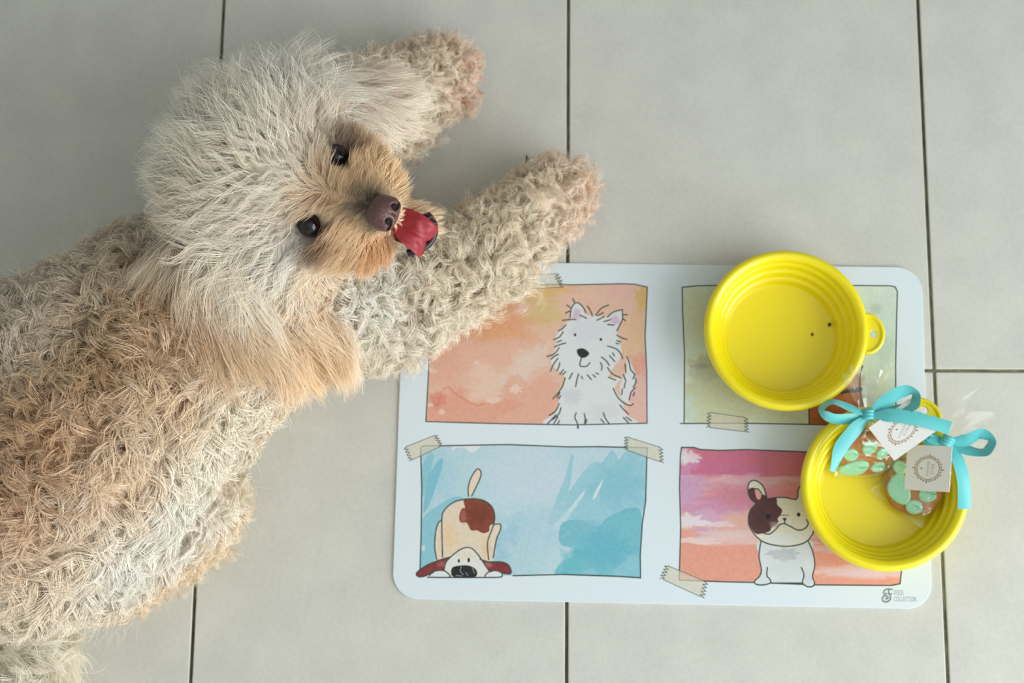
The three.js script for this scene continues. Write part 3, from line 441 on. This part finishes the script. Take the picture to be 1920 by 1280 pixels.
    band('tail', [[1778, 830, 0.052, -0.2, 0.5], [1796, 860, 0.055, -0.25], [1807, 900, 0.054, -0.2], [1809, 954, 0.049, -0.1]], 0.0105, o, N2);
    knot(o, V(0, 0.002, 0), V(-0.6, 0, 0.8));
  }
  card('gift_tag', [[1632, 800, 0.0535], [1711, 744, 0.0535], [1752, 810, 0.0565], [1673, 866, 0.0565]], 0.9, 'bright white gift tag lying diagonally under the bow tail');
  card('gift_tag_001', [[1702, 832, 0.040], [1786, 838, 0.062], [1780, 921, 0.060], [1696, 919, 0.038]], 0.05, 'beige shaded gift tag leaning in the bowl over its cookie');
}
// ------------------------------------------------------------------ the dog
{
  const dog = group('dog', V(0, 0, 0));
  tag(dog, 'curly cream and apricot poodle lying on the tiles, looking up, tongue out', 'dog');
  const smin = (a, b, k) => { const h = clamp(0.5 + 0.5 * (b - a) / k); return lerp(b, a, h) - k * h * (1 - h); };
  // head frame
  const E = P(605, 356, 0.205), fwdFlat = V(0.936, 0, 0.352).normalize(), right = V(0.352, 0, -0.936).normalize(), elev = 0.55;
  const F = fwdFlat.clone().multiplyScalar(Math.cos(elev)).add(V(0, Math.sin(elev), 0)), U = right.clone().cross(F).normalize();
  if (U.y < 0) U.negate();
  const EYES = [], NOSE = P(720, 399, 0.228);
  const S = P(535, 338, 0.168);
  // bones: [from, to, radius, radius, region]
  const B = [
    [S, S, 0.049, 0.049, 'crown'], [P(496, 324, 0.162), P(512, 332, 0.165), 0.052, 0.051, 'crown'], [P(495, 412, 0.156), P(545, 424, 0.164), 0.038, 0.035, 'crown'],
    [P(625, 360, 0.188), P(712, 396, 0.216), 0.026, 0.0145, 'muzzle'], [P(660, 325, 0.178), P(690, 350, 0.182), 0.021, 0.017, 'cheek'], [P(630, 432, 0.178), P(672, 440, 0.182), 0.021, 0.017, 'cheek'],
    [P(680, 392, 0.172), P(797, 418, 0.174), 0.015, 0.0085, 'jaw'],
    [P(565, 205, 0.155), P(690, 195, 0.140), 0.024, 0.017, 'ear_far'],
    [P(455, 475, 0.158), P(560, 600, 0.118), 0.022, 0.018, 'ear_near'], [P(395, 475, 0.158), P(415, 585, 0.142), 0.022, 0.018, 'ear_near'], [P(430, 475, 0.160), P(490, 600, 0.132), 0.022, 0.018, 'ear_near'],
    [P(500, 400, 0.150), P(455, 560, 0.100), 0.045, 0.060, 'neck'],
    [P(470, 570, 0.080), P(300, 715, 0.084), 0.064, 0.074, 'torso'], [P(300, 715, 0.084), P(160, 850, 0.088), 0.074, 0.080, 'torso'], [P(160, 850, 0.088), P(40, 960, 0.084), 0.080, 0.080, 'torso'], [P(40, 960, 0.084), P(-90, 1010, 0.075), 0.080, 0.066, 'torso'],
    [P(310, 590, 0.082), P(80, 730, 0.080), 0.066, 0.072, 'torso'], [P(80, 730, 0.080), P(-80, 830, 0.075), 0.072, 0.072, 'torso'],
    [P(560, 555, 0.070), P(640, 545, 0.060), 0.052, 0.040, 'chest'],
    [P(360, 932, 0.055), P(185, 1000, 0.066), 0.034, 0.056, 'thigh'], [P(402, 1005, 0.016), P(240, 1108, 0.016), 0.012, 0.014, 'foot'],
    [P(40, 1150, 0.040), P(10, 1300, 0.040), 0.030, 0.040, 'tail'], [P(10, 1040, 0.07), P(40, 1150, 0.040), 0.03, 0.028, 'tail'],
    [P(600, 575, 0.062), P(728, 572, 0.040), 0.044, 0.034, 'foreleg'], [P(728, 572, 0.040), P(925, 468, 0.032), 0.034, 0.026, 'foreleg'], [P(925, 468, 0.032), P(1042, 366, 0.027), 0.026, 0.0225, 'paw'],
    [P(590, 290, 0.060), P(735, 195, 0.034), 0.036, 0.028, 'foreleg'], [P(735, 195, 0.034), P(818, 146, 0.028), 0.028, 0.026, 'paw'],
  ].map(([a, b, r0, r1, kind]) => ({ a, ab: b.clone().sub(a), l2: Math.max(1e-9, b.distanceToSquared(a)), r0, r1, kind }));
  const bone = (p, o) => { const dx = p.x - o.a.x, dy = p.y - o.a.y, dz = p.z - o.a.z, t = clamp((dx * o.ab.x + dy * o.ab.y + dz * o.ab.z) / o.l2); return Math.hypot(dx - o.ab.x * t, dy - o.ab.y * t, dz - o.ab.z * t) - lerp(o.r0, o.r1, t); };
  const sdf = (p) => { let d = 1; for (const o of B) { const e = bone(p, o); d = d > 0.5 ? e : smin(d, e, 0.016); } for (const q of EYES) { const e = p.distanceTo(q) - 0.0075; d = Math.max(d, -e); } return d; };
  const regionAt = (p) => { let best = 1, k = ''; for (const o of B) { const e = bone(p, o); if (e < best) { best = e; k = o.kind; } } return k; };

  const onSkin = (px, py) => { let h = 0.27; while (h > 0.01 && sdf(P(px, py, h)) > 0) h -= 0.0008; return P(px, py, h); };
  for (const [px, py] of [[629, 293], [580, 421]]) { let h = 0.27; while (h > 0.1 && sdf(P(px, py, h)) > 0) h -= 0.0005; EYES.push(P(px, py, h - 0.0022)); }
  const LOOK = EYES.map((e) => camera.position.clone().sub(e).normalize().multiplyScalar(0.85).addScaledVector(F, 0.25).normalize());
  console.log('eye heights', EYES.map((e) => e.y.toFixed(3)).join());
  // coat colours pinned at places on the dog, blended in between
  const pins = [
    [540, 330, 0.22, 244, 236, 216, 1.2], [400, 260, 0.19, 244, 238, 222, 1.2], [330, 380, 0.17, 240, 230, 206, 1], [470, 470, 0.19, 246, 234, 212, 1.2], [560, 200, 0.19, 246, 240, 228, 1.2], [440, 200, 0.18, 240, 234, 216, 1],
    [545, 460, 0.195, 246, 240, 228, 1], [590, 360, 0.215, 216, 174, 132, 0.7], [655, 350, 0.215, 226, 184, 126, 0.9], [720, 310, 0.2, 236, 194, 132, 1.0], [690, 260, 0.19, 244, 220, 190, 0.7], [760, 350, 0.19, 226, 176, 112, 0.5], [650, 440, 0.2, 234, 192, 134, 1.0], [700, 470, 0.19, 222, 166, 108, 0.6], [600, 490, 0.18, 246, 220, 184, 0.8], [790, 400, 0.18, 236, 204, 160, 0.5],
    [660, 190, 0.17, 246, 228, 208, 1.1], [760, 220, 0.15, 246, 228, 206, 1.1],
    [430, 580, 0.16, 206, 172, 128, 1.3], [560, 640, 0.13, 232, 188, 130, 1.4], [360, 560, 0.16, 190, 150, 104, 1.2],
    [300, 560, 0.165, 166, 128, 80, 1.3], [200, 680, 0.17, 162, 126, 80, 1.4], [100, 820, 0.17, 176, 136, 92, 1.3], [20, 940, 0.16, 190, 150, 108, 1.1], [180, 560, 0.11, 214, 200, 178, 1], [60, 640, 0.12, 218, 206, 186, 1], [250, 450, 0.12, 210, 196, 172, 1],
    [330, 740, 0.155, 218, 186, 142, 1.1], [450, 720, 0.13, 248, 232, 206, 1.4], [380, 850, 0.12, 250, 238, 216, 1.4], [220, 880, 0.15, 220, 190, 152, 1], [330, 960, 0.11, 252, 244, 230, 1.3], [220, 1040, 0.11, 250, 242, 228, 1.2], [90, 1020, 0.13, 232, 210, 180, 1], [400, 1010, 0.02, 240, 210, 166, 1.3], [250, 1110, 0.02, 236, 204, 160, 1.3], [40, 1200, 0.06, 246, 236, 214, 1.5],
    [680, 560, 0.1, 252, 244, 230, 1.2], [760, 620, 0.07, 246, 232, 208, 1.1], [880, 500, 0.06, 247, 229, 200, 1.2], [960, 430, 0.06, 246, 227, 198, 1.2], [1030, 350, 0.055, 244, 222, 194, 1], [1095, 380, 0.03, 228, 188, 154, 0.7], [1060, 290, 0.03, 228, 192, 160, 0.7], [790, 130, 0.06, 244, 225, 197, 1.2], [875, 150, 0.03, 220, 174, 140, 0.6], [830, 80, 0.04, 230, 204, 172, 0.9],
  ].map(([x, y, h, r, g, b, w]) => ({ p: P(x, y, h), c: srgb(r, g, b), w }));
  const stains = [[662, 270, 186, 132, 90, 0.008, 0.6], [612, 440, 150, 104, 74, 0.009, 0.7], [655, 300, 150, 104, 72, 0.009, 0.7], [764, 350, 204, 142, 80, 0.013, 0.7], [706, 458, 206, 146, 90, 0.012, 0.65], [735, 470, 198, 138, 88, 0.010, 0.7], [688, 384, 58, 54, 54, 0.0085, 0.9], [672, 376, 92, 82, 74, 0.008, 0.5], [706, 368, 62, 56, 54, 0.006, 0.85], [700, 424, 66, 58, 56, 0.006, 0.8], [778, 385, 208, 144, 92, 0.010, 0.7]].map(([x, y, r, g, b, size, most]) => ({ p: onSkin(x, y), c: srgb(r, g, b), r: size, most }));
  for (const e of EYES) stains.push({ p: e, c: srgb(60, 40, 32), r: 0.0118, most: 0.92 });
  const coat = (p, out = new THREE.Color()) => {
    let w = 0; out.setRGB(0, 0, 0);
    for (const a of pins) { const k = a.w * a.w / (p.distanceToSquared(a.p) + 0.00012) ** 1.6; w += k; out.r += a.c.r * k; out.g += a.c.g * k; out.b += a.c.b * k; }
    out.multiplyScalar(1 / w); { const v = Math.max(out.r, out.g, out.b), m = v ** 0.36; out.multiplyScalar(m / v); out.r = lerp(out.r, m, 0.2); out.g = lerp(out.g, m * 0.97, 0.2); out.b = lerp(out.b, m * 0.9, 0.2); }
    for (const s of stains) { const k = Math.exp(-p.distanceToSquared(s.p) / (s.r * s.r)); out.lerp(s.c, clamp(k * 1.1, 0, s.most)); }
    return out;
  };

  const bodyGeo = surfaceNets(sdf, V(-0.62, -0.005, -0.42), V(0.1, 0.26, 0.34), 0.005);
  {
    const p = bodyGeo.attributes.position, colors = new Float32Array(p.count * 3), v = V(0, 0, 0), c = new THREE.Color();
    for (let i = 0; i < p.count; i++) { coat(v.fromBufferAttribute(p, i), c); c.toArray(colors, i * 3); }
    bodyGeo.setAttribute('color', new THREE.BufferAttribute(colors, 3));
    mesh('body', bodyGeo, std({ vertexColors: true, roughness: 0.95 }), dog);
  }

  // one lock of hair: tapering strands that start apart, share a bend and a curl, and gather towards the tip.
  // Local axes: y leaves the skin, x is the way the coat is combed. Unit length.
  function lock({ strands, segs = 8, root, tip, lean0, lean1, curl, turns, flat = 1, width, loose = 0.15 }) {
    const pos = [], nor = [], idx = [], ph = rr(0, 6.28), hand = rnd() < 0.5 ? -1 : 1;
    for (let s = 0; s < strands; s++) {
      const ra = rr(0, 6.28), rad = Math.sqrt(rnd()), rx = Math.cos(ra) * rad, rz = Math.sin(ra) * rad, L = rr(0.72, 1.05), dl0 = lean0 + gauss() * loose, dl1 = lean1 + gauss() * loose * 1.5, dph = ph + gauss() * loose * 2.2, yaw = gauss() * loose * 0.8, cr = curl * rr(0.75, 1.2), tr = turns * rr(0.9, 1.1), line = [];
      let x = 0, y = 0;
      for (let i = 0; i <= segs; i++) {
        const t = i / segs, a = lerp(dl0, dl1, t), sp = lerp(root, tip, t ** 0.7), ramp = smooth(0, 0.35, t), w = hand * tr * t * Math.PI * 2 + dph;
        if (i) { x += Math.sin(a) * L / segs; y += Math.cos(a) * L / segs; }
        const c1 = cr * ramp * Math.cos(w), c2 = cr * ramp * Math.sin(w) * flat, nx = Math.cos(a), ny = -Math.sin(a);
        const qx = x + nx * c2 + rx * sp, qy = y + ny * c2, qz = c1 + rz * sp + yaw * x;
        line.push(V(qx, qy, qz));
      }
      const base = pos.length / 3, th = width * rr(0.7, 1.25), roll = rr(0, 6.28), w0 = V(Math.cos(roll), rr(-0.3, 0.3), Math.sin(roll));
      for (let i = 0; i <= segs; i++) {   // a flat ribbon whose normals fan out like a round hair's
        const d = line[Math.min(segs, i + 1)].clone().sub(line[Math.max(0, i - 1)]).normalize(), u = w0.clone().addScaledVector(d, -w0.dot(d)).normalize(), n = d.clone().cross(u), r = th * (1 - 0.8 * (i / segs) ** 1.5);
        for (const k of [-1, 1]) { pos.push(line[i].x + u.x * r * k, line[i].y + u.y * r * k, line[i].z + u.z * r * k); const m = n.clone().multiplyScalar(-0.85).addScaledVector(u, k * 0.5).normalize(); nor.push(m.x, m.y, m.z); }
        if (i < segs) { const b = base + i * 2; idx.push(b, b + 1, b + 2, b + 1, b + 3, b + 2); }
      }
    }
    const g = new THREE.BufferGeometry(); g.setAttribute('position', new THREE.Float32BufferAttribute(pos, 3)); g.setAttribute('normal', new THREE.Float32BufferAttribute(nor, 3)); g.setIndex(idx); return g;
  }
  const hair = phy({ color: 0xffffff, vertexColors: true, roughness: 0.75, specularIntensity: 0.5, side: THREE.DoubleSide });

  // even random places on the skin, sorted by part of the body
  const places = {};
  {
    const p = bodyGeo.attributes.position, n = bodyGeo.attributes.normal, ix = bodyGeo.index.array, a = V(0, 0, 0), b = V(0, 0, 0), c = V(0, 0, 0), PER = 150000;   // candidates per square metre
    let carry = 0;
    for (let i = 0; i < ix.length; i += 3) {
      a.fromBufferAttribute(p, ix[i]); b.fromBufferAttribute(p, ix[i + 1]); c.fromBufferAttribute(p, ix[i + 2]);
      const area = b.clone().sub(a).cross(c.clone().sub(a)).length() / 2; carry += area * PER;
      while (carry > 1) {
        carry -= 1; let u = rnd(), v = rnd(); if (u + v > 1) { u = 1 - u; v = 1 - v; }
        const q = V(0, 0, 0).addScaledVector(a, 1 - u - v).addScaledVector(b, u).addScaledVector(c, v), nn = V(0, 0, 0);
        for (const [k, w] of [[0, 1 - u - v], [1, u], [2, v]]) nn.add(V(n.getX(ix[i + k]), n.getY(ix[i + k]), n.getZ(ix[i + k])).multiplyScalar(w));
        nn.normalize(); if (nn.y < -0.35 || q.x < -0.54 || q.y < 0.004) continue;
        if (EYES.some((e) => e.distanceTo(q) < 0.0086) || NOSE.distanceTo(q) < 0.0085) continue;
        (places[regionAt(q)] ??= []).push([q, nn]);
      }
    }
  }
  // plant(): put copies of a few lock shapes on the skin
  function plant(name, regions, keep, shapes, lengthOf, combOf, lift = 0) {
    const per = shapes.map(() => []);
    for (const r of regions) for (const [q, n] of places[r] ?? []) if (rnd() < keep) {
      const comb = combOf(q, n, r); const nn = n.clone(); if (q.y < 0.045) { nn.y += (0.045 - q.y) * 22; nn.normalize(); }
      const x = comb.addScaledVector(nn, -comb.dot(nn)); if (x.lengthSq() < 1e-8) x.set(1, 0, 0).cross(nn); x.normalize();
      const z = x.clone().cross(nn); let L = lengthOf(q, n, r) * rr(0.8, 1.15); const c = coat(q), j = 1 + gauss() * 0.07, warm = gauss() * 0.035;
      c.setRGB(clamp(c.r * j * (1 + warm * 0.3), 0, 0.97), clamp(c.g * j, 0, 0.96), clamp(c.b * j * (1 - warm), 0, 0.95));
      const overEye = () => EYES.some((e, k) => [0, 0.35, 0.7, 1].some((t) => { const w = q.clone().addScaledVector(nn, L * 0.62 * t).addScaledVector(x, L * 0.62 * t * t).sub(e), f = w.dot(LOOK[k]); return f > -0.004 && f < 0.05 && w.addScaledVector(LOOK[k], -f).length() < 0.0090; }));
      for (let k = 0; k < 4 && overEye(); k++) L *= 0.62;
      if (overEye()) continue;
      per[Math.floor(rnd() * shapes.length)].push([new THREE.Matrix4().makeBasis(x.multiplyScalar(L), nn.multiplyScalar(L), z.multiplyScalar(L)).setPosition(q.x + n.x * lift, q.y + n.y * lift, q.z + n.z * lift), c]);
    }
    // all locks of this part of the coat joined into one mesh
    let nv = 0, ni = 0, count = 0; per.forEach((list, k) => { nv += list.length * shapes[k].attributes.position.count; ni += list.length * shapes[k].index.count; count += list.length; });
    const pos = new Float32Array(nv * 3), nor = new Float32Array(nv * 3), col = new Float32Array(nv * 3), idx = new Uint32Array(ni); let v0 = 0, i0 = 0;
    per.forEach((list, k) => {
      const sp = shapes[k].attributes.position.array, sn = shapes[k].attributes.normal.array, si = shapes[k].index.array, n = sp.length / 3;
      for (const [m, c] of list) {
        const e = m.elements, s = 1 / Math.hypot(e[0], e[1], e[2]);
        for (let i = 0; i < n; i++) {
          const x = sp[i * 3], y = sp[i * 3 + 1], z = sp[i * 3 + 2], a = sn[i * 3], b = sn[i * 3 + 1], d = sn[i * 3 + 2], o = (v0 + i) * 3;
          for (let r = 0; r < 3; r++) { pos[o + r] = e[r] * x + e[4 + r] * y + e[8 + r] * z + e[12 + r]; nor[o + r] = (e[r] * a + e[4 + r] * b + e[8 + r] * d) * s; }
          col[o] = c.r; col[o + 1] = c.g; col[o + 2] = c.b;
        }
        for (let i = 0; i < si.length; i++) idx[i0 + i] = si[i] + v0;
        v0 += n; i0 += si.length;
      }
    });
    const g = new THREE.BufferGeometry(); g.setAttribute('position', new THREE.BufferAttribute(pos, 3)); g.setAttribute('normal', new THREE.BufferAttribute(nor, 3)); g.setAttribute('color', new THREE.BufferAttribute(col, 3)); g.setIndex(new THREE.BufferAttribute(idx, 1));
    mesh(name, g, hair, dog).userData.kind = 'stuff'; count = count + ' locks, ' + ni / 3 + ' triangles';
    console.log(name, count);
  }
  const many = (n, o) => Array.from({ length: n }, () => lock(o));
  const wild = (q, s, f) => V(noise3(q.x * f, q.y * f, q.z * f), noise3(q.y * f + 9, q.z * f, q.x * f) * 0.5, noise3(q.z * f, q.x * f + 5, q.y * f)).multiplyScalar(s);
  const tailward = P(0, 1000, 0.1).sub(P(420, 560, 0.1)).normalize();
  const faceMid = P(640, 365, 0.215), spine0 = P(430, 560, 0.1);

  // back and flanks: open waves whose tips turn over
  plant('body_coat', ['torso', 'thigh', 'neck'], 0.28, many(14, { strands: 15, segs: 6, root: 0.15, tip: 0.03, lean0: 0.25, lean1: 1.8, curl: 0.11, turns: 0.95, width: 0.0082, loose: 0.09 }), (q, n, r) => r === 'thigh' ? 0.027 : 0.032, (q) => tailward.clone().multiplyScalar(0.3).add(V(0.25, -0.2, 0.25)).add(wild(q, 1.1, 26)).add(V(rr(-0.7, 0.7), 0, rr(-0.7, 0.7))));
  // legs, chest and feet: tight ringlets
  plant('leg_curls', ['foreleg', 'paw', 'chest', 'foot'], 0.28, many(14, { strands: 15, segs: 9, root: 0.10, tip: 0.045, lean0: 0.1, lean1: 1.5, curl: 0.165, turns: 1.4, width: 0.0085, loose: 0.05 }), (q, n, r) => r === 'paw' ? 0.024 : r === 'foot' ? 0.019 : 0.030, (q) => V(rr(-1, 1), 0, rr(-1, 1)).add(wild(q, 0.8, 40)));
  // crown: long soft waves leaving the face in all directions
  plant('crown_hair', ['crown'], 0.46, many(14, { strands: 20, segs: 8, root: 0.085, tip: 0.03, lean0: 0.35, lean1: 1.5, curl: 0.085, turns: 1.25, flat: 0.6, width: 0.0044, loose: 0.08 }), (q) => lerp(0.020, 0.049, smooth(0.02, 0.075, q.distanceTo(E))), (q) => q.clone().sub(faceMid).normalize().add(wild(q, 0.75, 22)).add(V(rr(-0.2, 0.2), -0.1, rr(-0.2, 0.2))));
  // ears: long and loose
  const earDir = { ear_far: P(800, 225, 0.12).sub(P(600, 195, 0.15)).normalize(), ear_near: P(590, 700, 0.08).sub(P(450, 490, 0.15)).normalize() };
  plant('ear_hair', ['ear_far', 'ear_near'], 0.45, many(12, { strands: 18, segs: 7, root: 0.07, tip: 0.022, lean0: 0.75, lean1: 1.6, curl: 0.045, turns: 1.0, flat: 0.5, width: 0.0034, loose: 0.075 }), (q, n, r) => r === 'ear_far' ? 0.048 : 0.060, (q, n, r) => { const d = earDir[r].clone(); if (r === 'ear_near') d.add(q.clone().sub(P(440, 360, 0.13)).setY(0).normalize().multiplyScalar(0.9)); return d.add(wild(q, 0.55, 25)).add(V(rr(-0.2, 0.2), 0, rr(-0.2, 0.2))); });
  // face: short hair sweeping away from the bridge of the nose
  const along = NOSE.clone().sub(E).normalize();
  plant('face_hair', ['muzzle', 'cheek', 'jaw'], 0.9, many(10, { strands: 14, segs: 6, root: 0.16, tip: 0.05, lean0: 0.7, lean1: 1.45, curl: 0.05, turns: 0.8, flat: 0.5, width: 0.0085, loose: 0.12 }), (q, n, r) => r === 'jaw' ? 0.013 : lerp(0.0075, 0.023, smooth(0.012, 0.042, q.distanceTo(NOSE))), (q, n, r) => { const d = q.clone().sub(E), t = d.dot(along), off = d.addScaledVector(along, -t); off.addScaledVector(U, -off.dot(U) * 0.6); return off.normalize().multiplyScalar(1.2).addScaledVector(along, r === 'jaw' ? 0.6 : -0.35).add(wild(q, 0.45, 60)); });
  plant('tail_hair', ['tail'], 0.36, many(6, { strands: 18, segs: 6, root: 0.12, tip: 0.05, lean0: 0.3, lean1: 1.2, curl: 0.06, turns: 0.9, width: 0.0055, loose: 0.16 }), () => 0.03, (q) => V(0.1, -0.1, 0.5).add(wild(q, 1.2, 25)));

  // single hairs that stand off the outline
  plant('loose_hair', ['crown', 'ear_far', 'ear_near', 'torso', 'thigh', 'neck', 'cheek', 'tail'], 0.05, many(8, { strands: 5, segs: 6, root: 0.2, tip: 0.3, lean0: 0.3, lean1: 1.1, curl: 0.09, turns: 0.9, width: 0.0036, loose: 0.4 }), (q, n, r) => r === 'cheek' ? 0.022 : r === 'crown' ? 0.05 : 0.036, (q) => q.clone().sub(faceMid).setY(0).normalize().add(V(rr(-1, 1), 0, rr(-1, 1))));
  { const c = mesh('claw', new THREE.ConeGeometry(0.0022, 0.007, 12).rotateX(-0.5), std({ color: srgb(66, 54, 48), roughness: 0.5 }), dog); c.position.copy(P(988, 296, 0.032)); c.rotation.set(-1.1, 0, 0.2); c.userData.label = 'small dark claw'; }

  // eyes: dark glossy balls set in thin dark lids
  const eyeMat = phy({ color: srgb(34, 24, 18), roughness: 0.08 }), lidMat = std({ color: srgb(30, 22, 20), roughness: 0.85 }), pupilMat = phy({ color: srgb(6, 5, 5), roughness: 0.08 });
  for (const [k, e] of EYES.entries()) {
    const look = LOOK[k];
    const eye = mesh('eye', new THREE.SphereGeometry(0.0082, 40, 28), eyeMat, dog); eye.position.copy(e).addScaledVector(look, 0.0012); eye.quaternion.setFromUnitVectors(V(0, 0, 1), look); eye.userData.label = 'dark brown glossy eye';
    const pupil = mesh('pupil', new THREE.SphereGeometry(0.00825, 32, 10, 0, Math.PI * 2, 0, 0.5).rotateX(Math.PI / 2), pupilMat, eye); pupil.position.set(0, 0, 0.00005);
    const lid = mesh('eyelid', new THREE.TorusGeometry(0.0074, 0.0015, 12, 44), lidMat, dog); lid.position.copy(e).addScaledVector(look, 0.0036); lid.quaternion.copy(eye.quaternion);
  }
  // nose leather with two comma nostrils and a groove
  {
    const nf = F.clone().multiplyScalar(0.85).add(V(0, 0.35, 0)).normalize(), nr = right.clone().addScaledVector(nf, -right.dot(nf)).normalize(), nu = nr.clone().cross(nf).normalize(); if (nu.dot(U) < 0) nu.negate();
    const el = (x, y, z, a, b, c) => { const k = Math.hypot(x / a, y / b, z / c); return (k - 1) * Math.min(a, b, c); };
    const f = (p) => {
      const { x, y, z } = p;   // x across, y up, z forward
      let d = el(x, y + 0.001, z, 0.0125, 0.0098, 0.0092); d = smin(d, el(x, y - 0.004, z + 0.003, 0.0108, 0.0065, 0.008), 0.004);
      for (const s of [-1, 1]) { d = smin(d, el(x - s * 0.0068, y + 0.0022, z - 0.0034, 0.0056, 0.0058, 0.0052), 0.002); d = -smin(-d, el(x - s * 0.0056, y + 0.0016, z - 0.0092, 0.0025, 0.0031, 0.0056), 0.0012); d = -smin(-d, el(x - s * 0.0098, y + 0.0042, z - 0.0075, 0.0034, 0.0012, 0.004), 0.001); }
      d = -smin(-d, el(x, y + 0.006, z - 0.0095, 0.0007, 0.0062, 0.003), 0.001);
      return d + 0.00012 * noise3(x * 1400, y * 1400, z * 1400);
    };
    const g = surfaceNets(f, V(-0.0165, -0.0145, -0.013), V(0.0165, 0.0145, 0.0125), 0.0006);
    const m = mesh('nose', g, phy({ color: srgb(96, 62, 60), roughness: 0.42, clearcoat: 0.3, clearcoatRoughness: 0.35 }), dog); m.userData.label = 'brown nose leather with two nostrils';
    m.position.copy(NOSE); m.quaternion.setFromRotationMatrix(new THREE.Matrix4().makeBasis(nr.dot(nu.clone().cross(nf)) > 0 ? nr : nr.negate(), nu, nf));
    const hole = std({ color: srgb(22, 14, 14), roughness: 0.9 });
    for (const s of [-1, 1]) { const h = mesh('nostril', new THREE.SphereGeometry(0.0026, 16, 12), hole, m); h.position.set(s * 0.0056, -0.0016, 0.0048); }
  }
  // mouth: dark lips, and the tongue lolling over the lower jaw
  {
    const dark = phy({ color: srgb(34, 26, 28), roughness: 0.35 });
    const lip = new THREE.CatmullRomCurve3([[764, 474, 0.180], [788, 468, 0.181], [808, 452, 0.181], [815, 432, 0.182], [810, 412, 0.183], [796, 398, 0.183]].map((a) => P(...a)));
    mesh('lower_lip', new THREE.TubeGeometry(lip, 50, 0.0026, 10), dark, dog);
    const mo = mesh('mouth', new THREE.SphereGeometry(1, 24, 16), std({ color: srgb(84, 26, 30), roughness: 0.5 }), dog); mo.position.copy(P(765, 424, 0.180)); mo.scale.set(0.016, 0.006, 0.013);
    // tongue: centre line with half widths, grooved down the middle, edges turned up
    const line = new THREE.CatmullRomCurve3([[738, 404, 0.190], [758, 418, 0.196], [776, 432, 0.198], [792, 446, 0.193], [798, 454, 0.184]].map((a) => P(...a))), nu = 28, nv = 36, pos = [], idx = [];
    const half = (v) => lerp(0.0085, 0.0128, smooth(0, 0.55, v)) * Math.sqrt(clamp(1 - smooth(0.86, 1.03, v) ** 2 * 0.85));
    const across0 = P(800, 408, 0.19).sub(P(758, 466, 0.19)).normalize();
    for (const top of [1, -1]) for (let j = 0; j <= nv; j++) for (let i = 0; i <= nu; i++) {
      const v = j / nv, u = i / nu * 2 - 1, c = line.getPoint(v), d = line.getTangent(v), ac = across0.clone().addScaledVector(d, -across0.dot(d)).normalize(), up = d.clone().cross(ac).normalize(); if (up.y < 0) up.negate();
      const th = 0.0019 * Math.sqrt(Math.max(0, 1 - u ** 4)) * Math.sqrt(clamp((1.001 - v) * 14, 0, 1)), q = c.addScaledVector(ac, u * half(v)).addScaledVector(up, 0.0034 * u * u - 0.0012 * Math.exp(-u * u * 60) * smooth(0.1, 0.4, v) * (1 - smooth(0.8, 1, v)) + top * th + 0.0008 * noise2(u * 2, v * 3));
      pos.push(q.x, q.y, q.z);
      if (i < nu && j < nv) { const b = (top > 0 ? 0 : (nu + 1) * (nv + 1)) + j * (nu + 1) + i; if (top > 0) idx.push(b, b + nu + 1, b + 1, b + 1, b + nu + 1, b + nu + 2); else idx.push(b, b + 1, b + nu + 1, b + 1, b + nu + 2, b + nu + 1); }
    }
    const g = new THREE.BufferGeometry(); g.setAttribute('position', new THREE.Float32BufferAttribute(pos, 3)); g.setIndex(idx); g.computeVertexNormals();
    const m = mesh('tongue', g, phy({ color: srgb(156, 38, 50), roughness: 0.5, clearcoat: 0.1, clearcoatRoughness: 0.3, side: THREE.DoubleSide }), dog); m.userData.label = 'wet pink tongue lolling out';
  }
}

renderer.render(scene, camera);
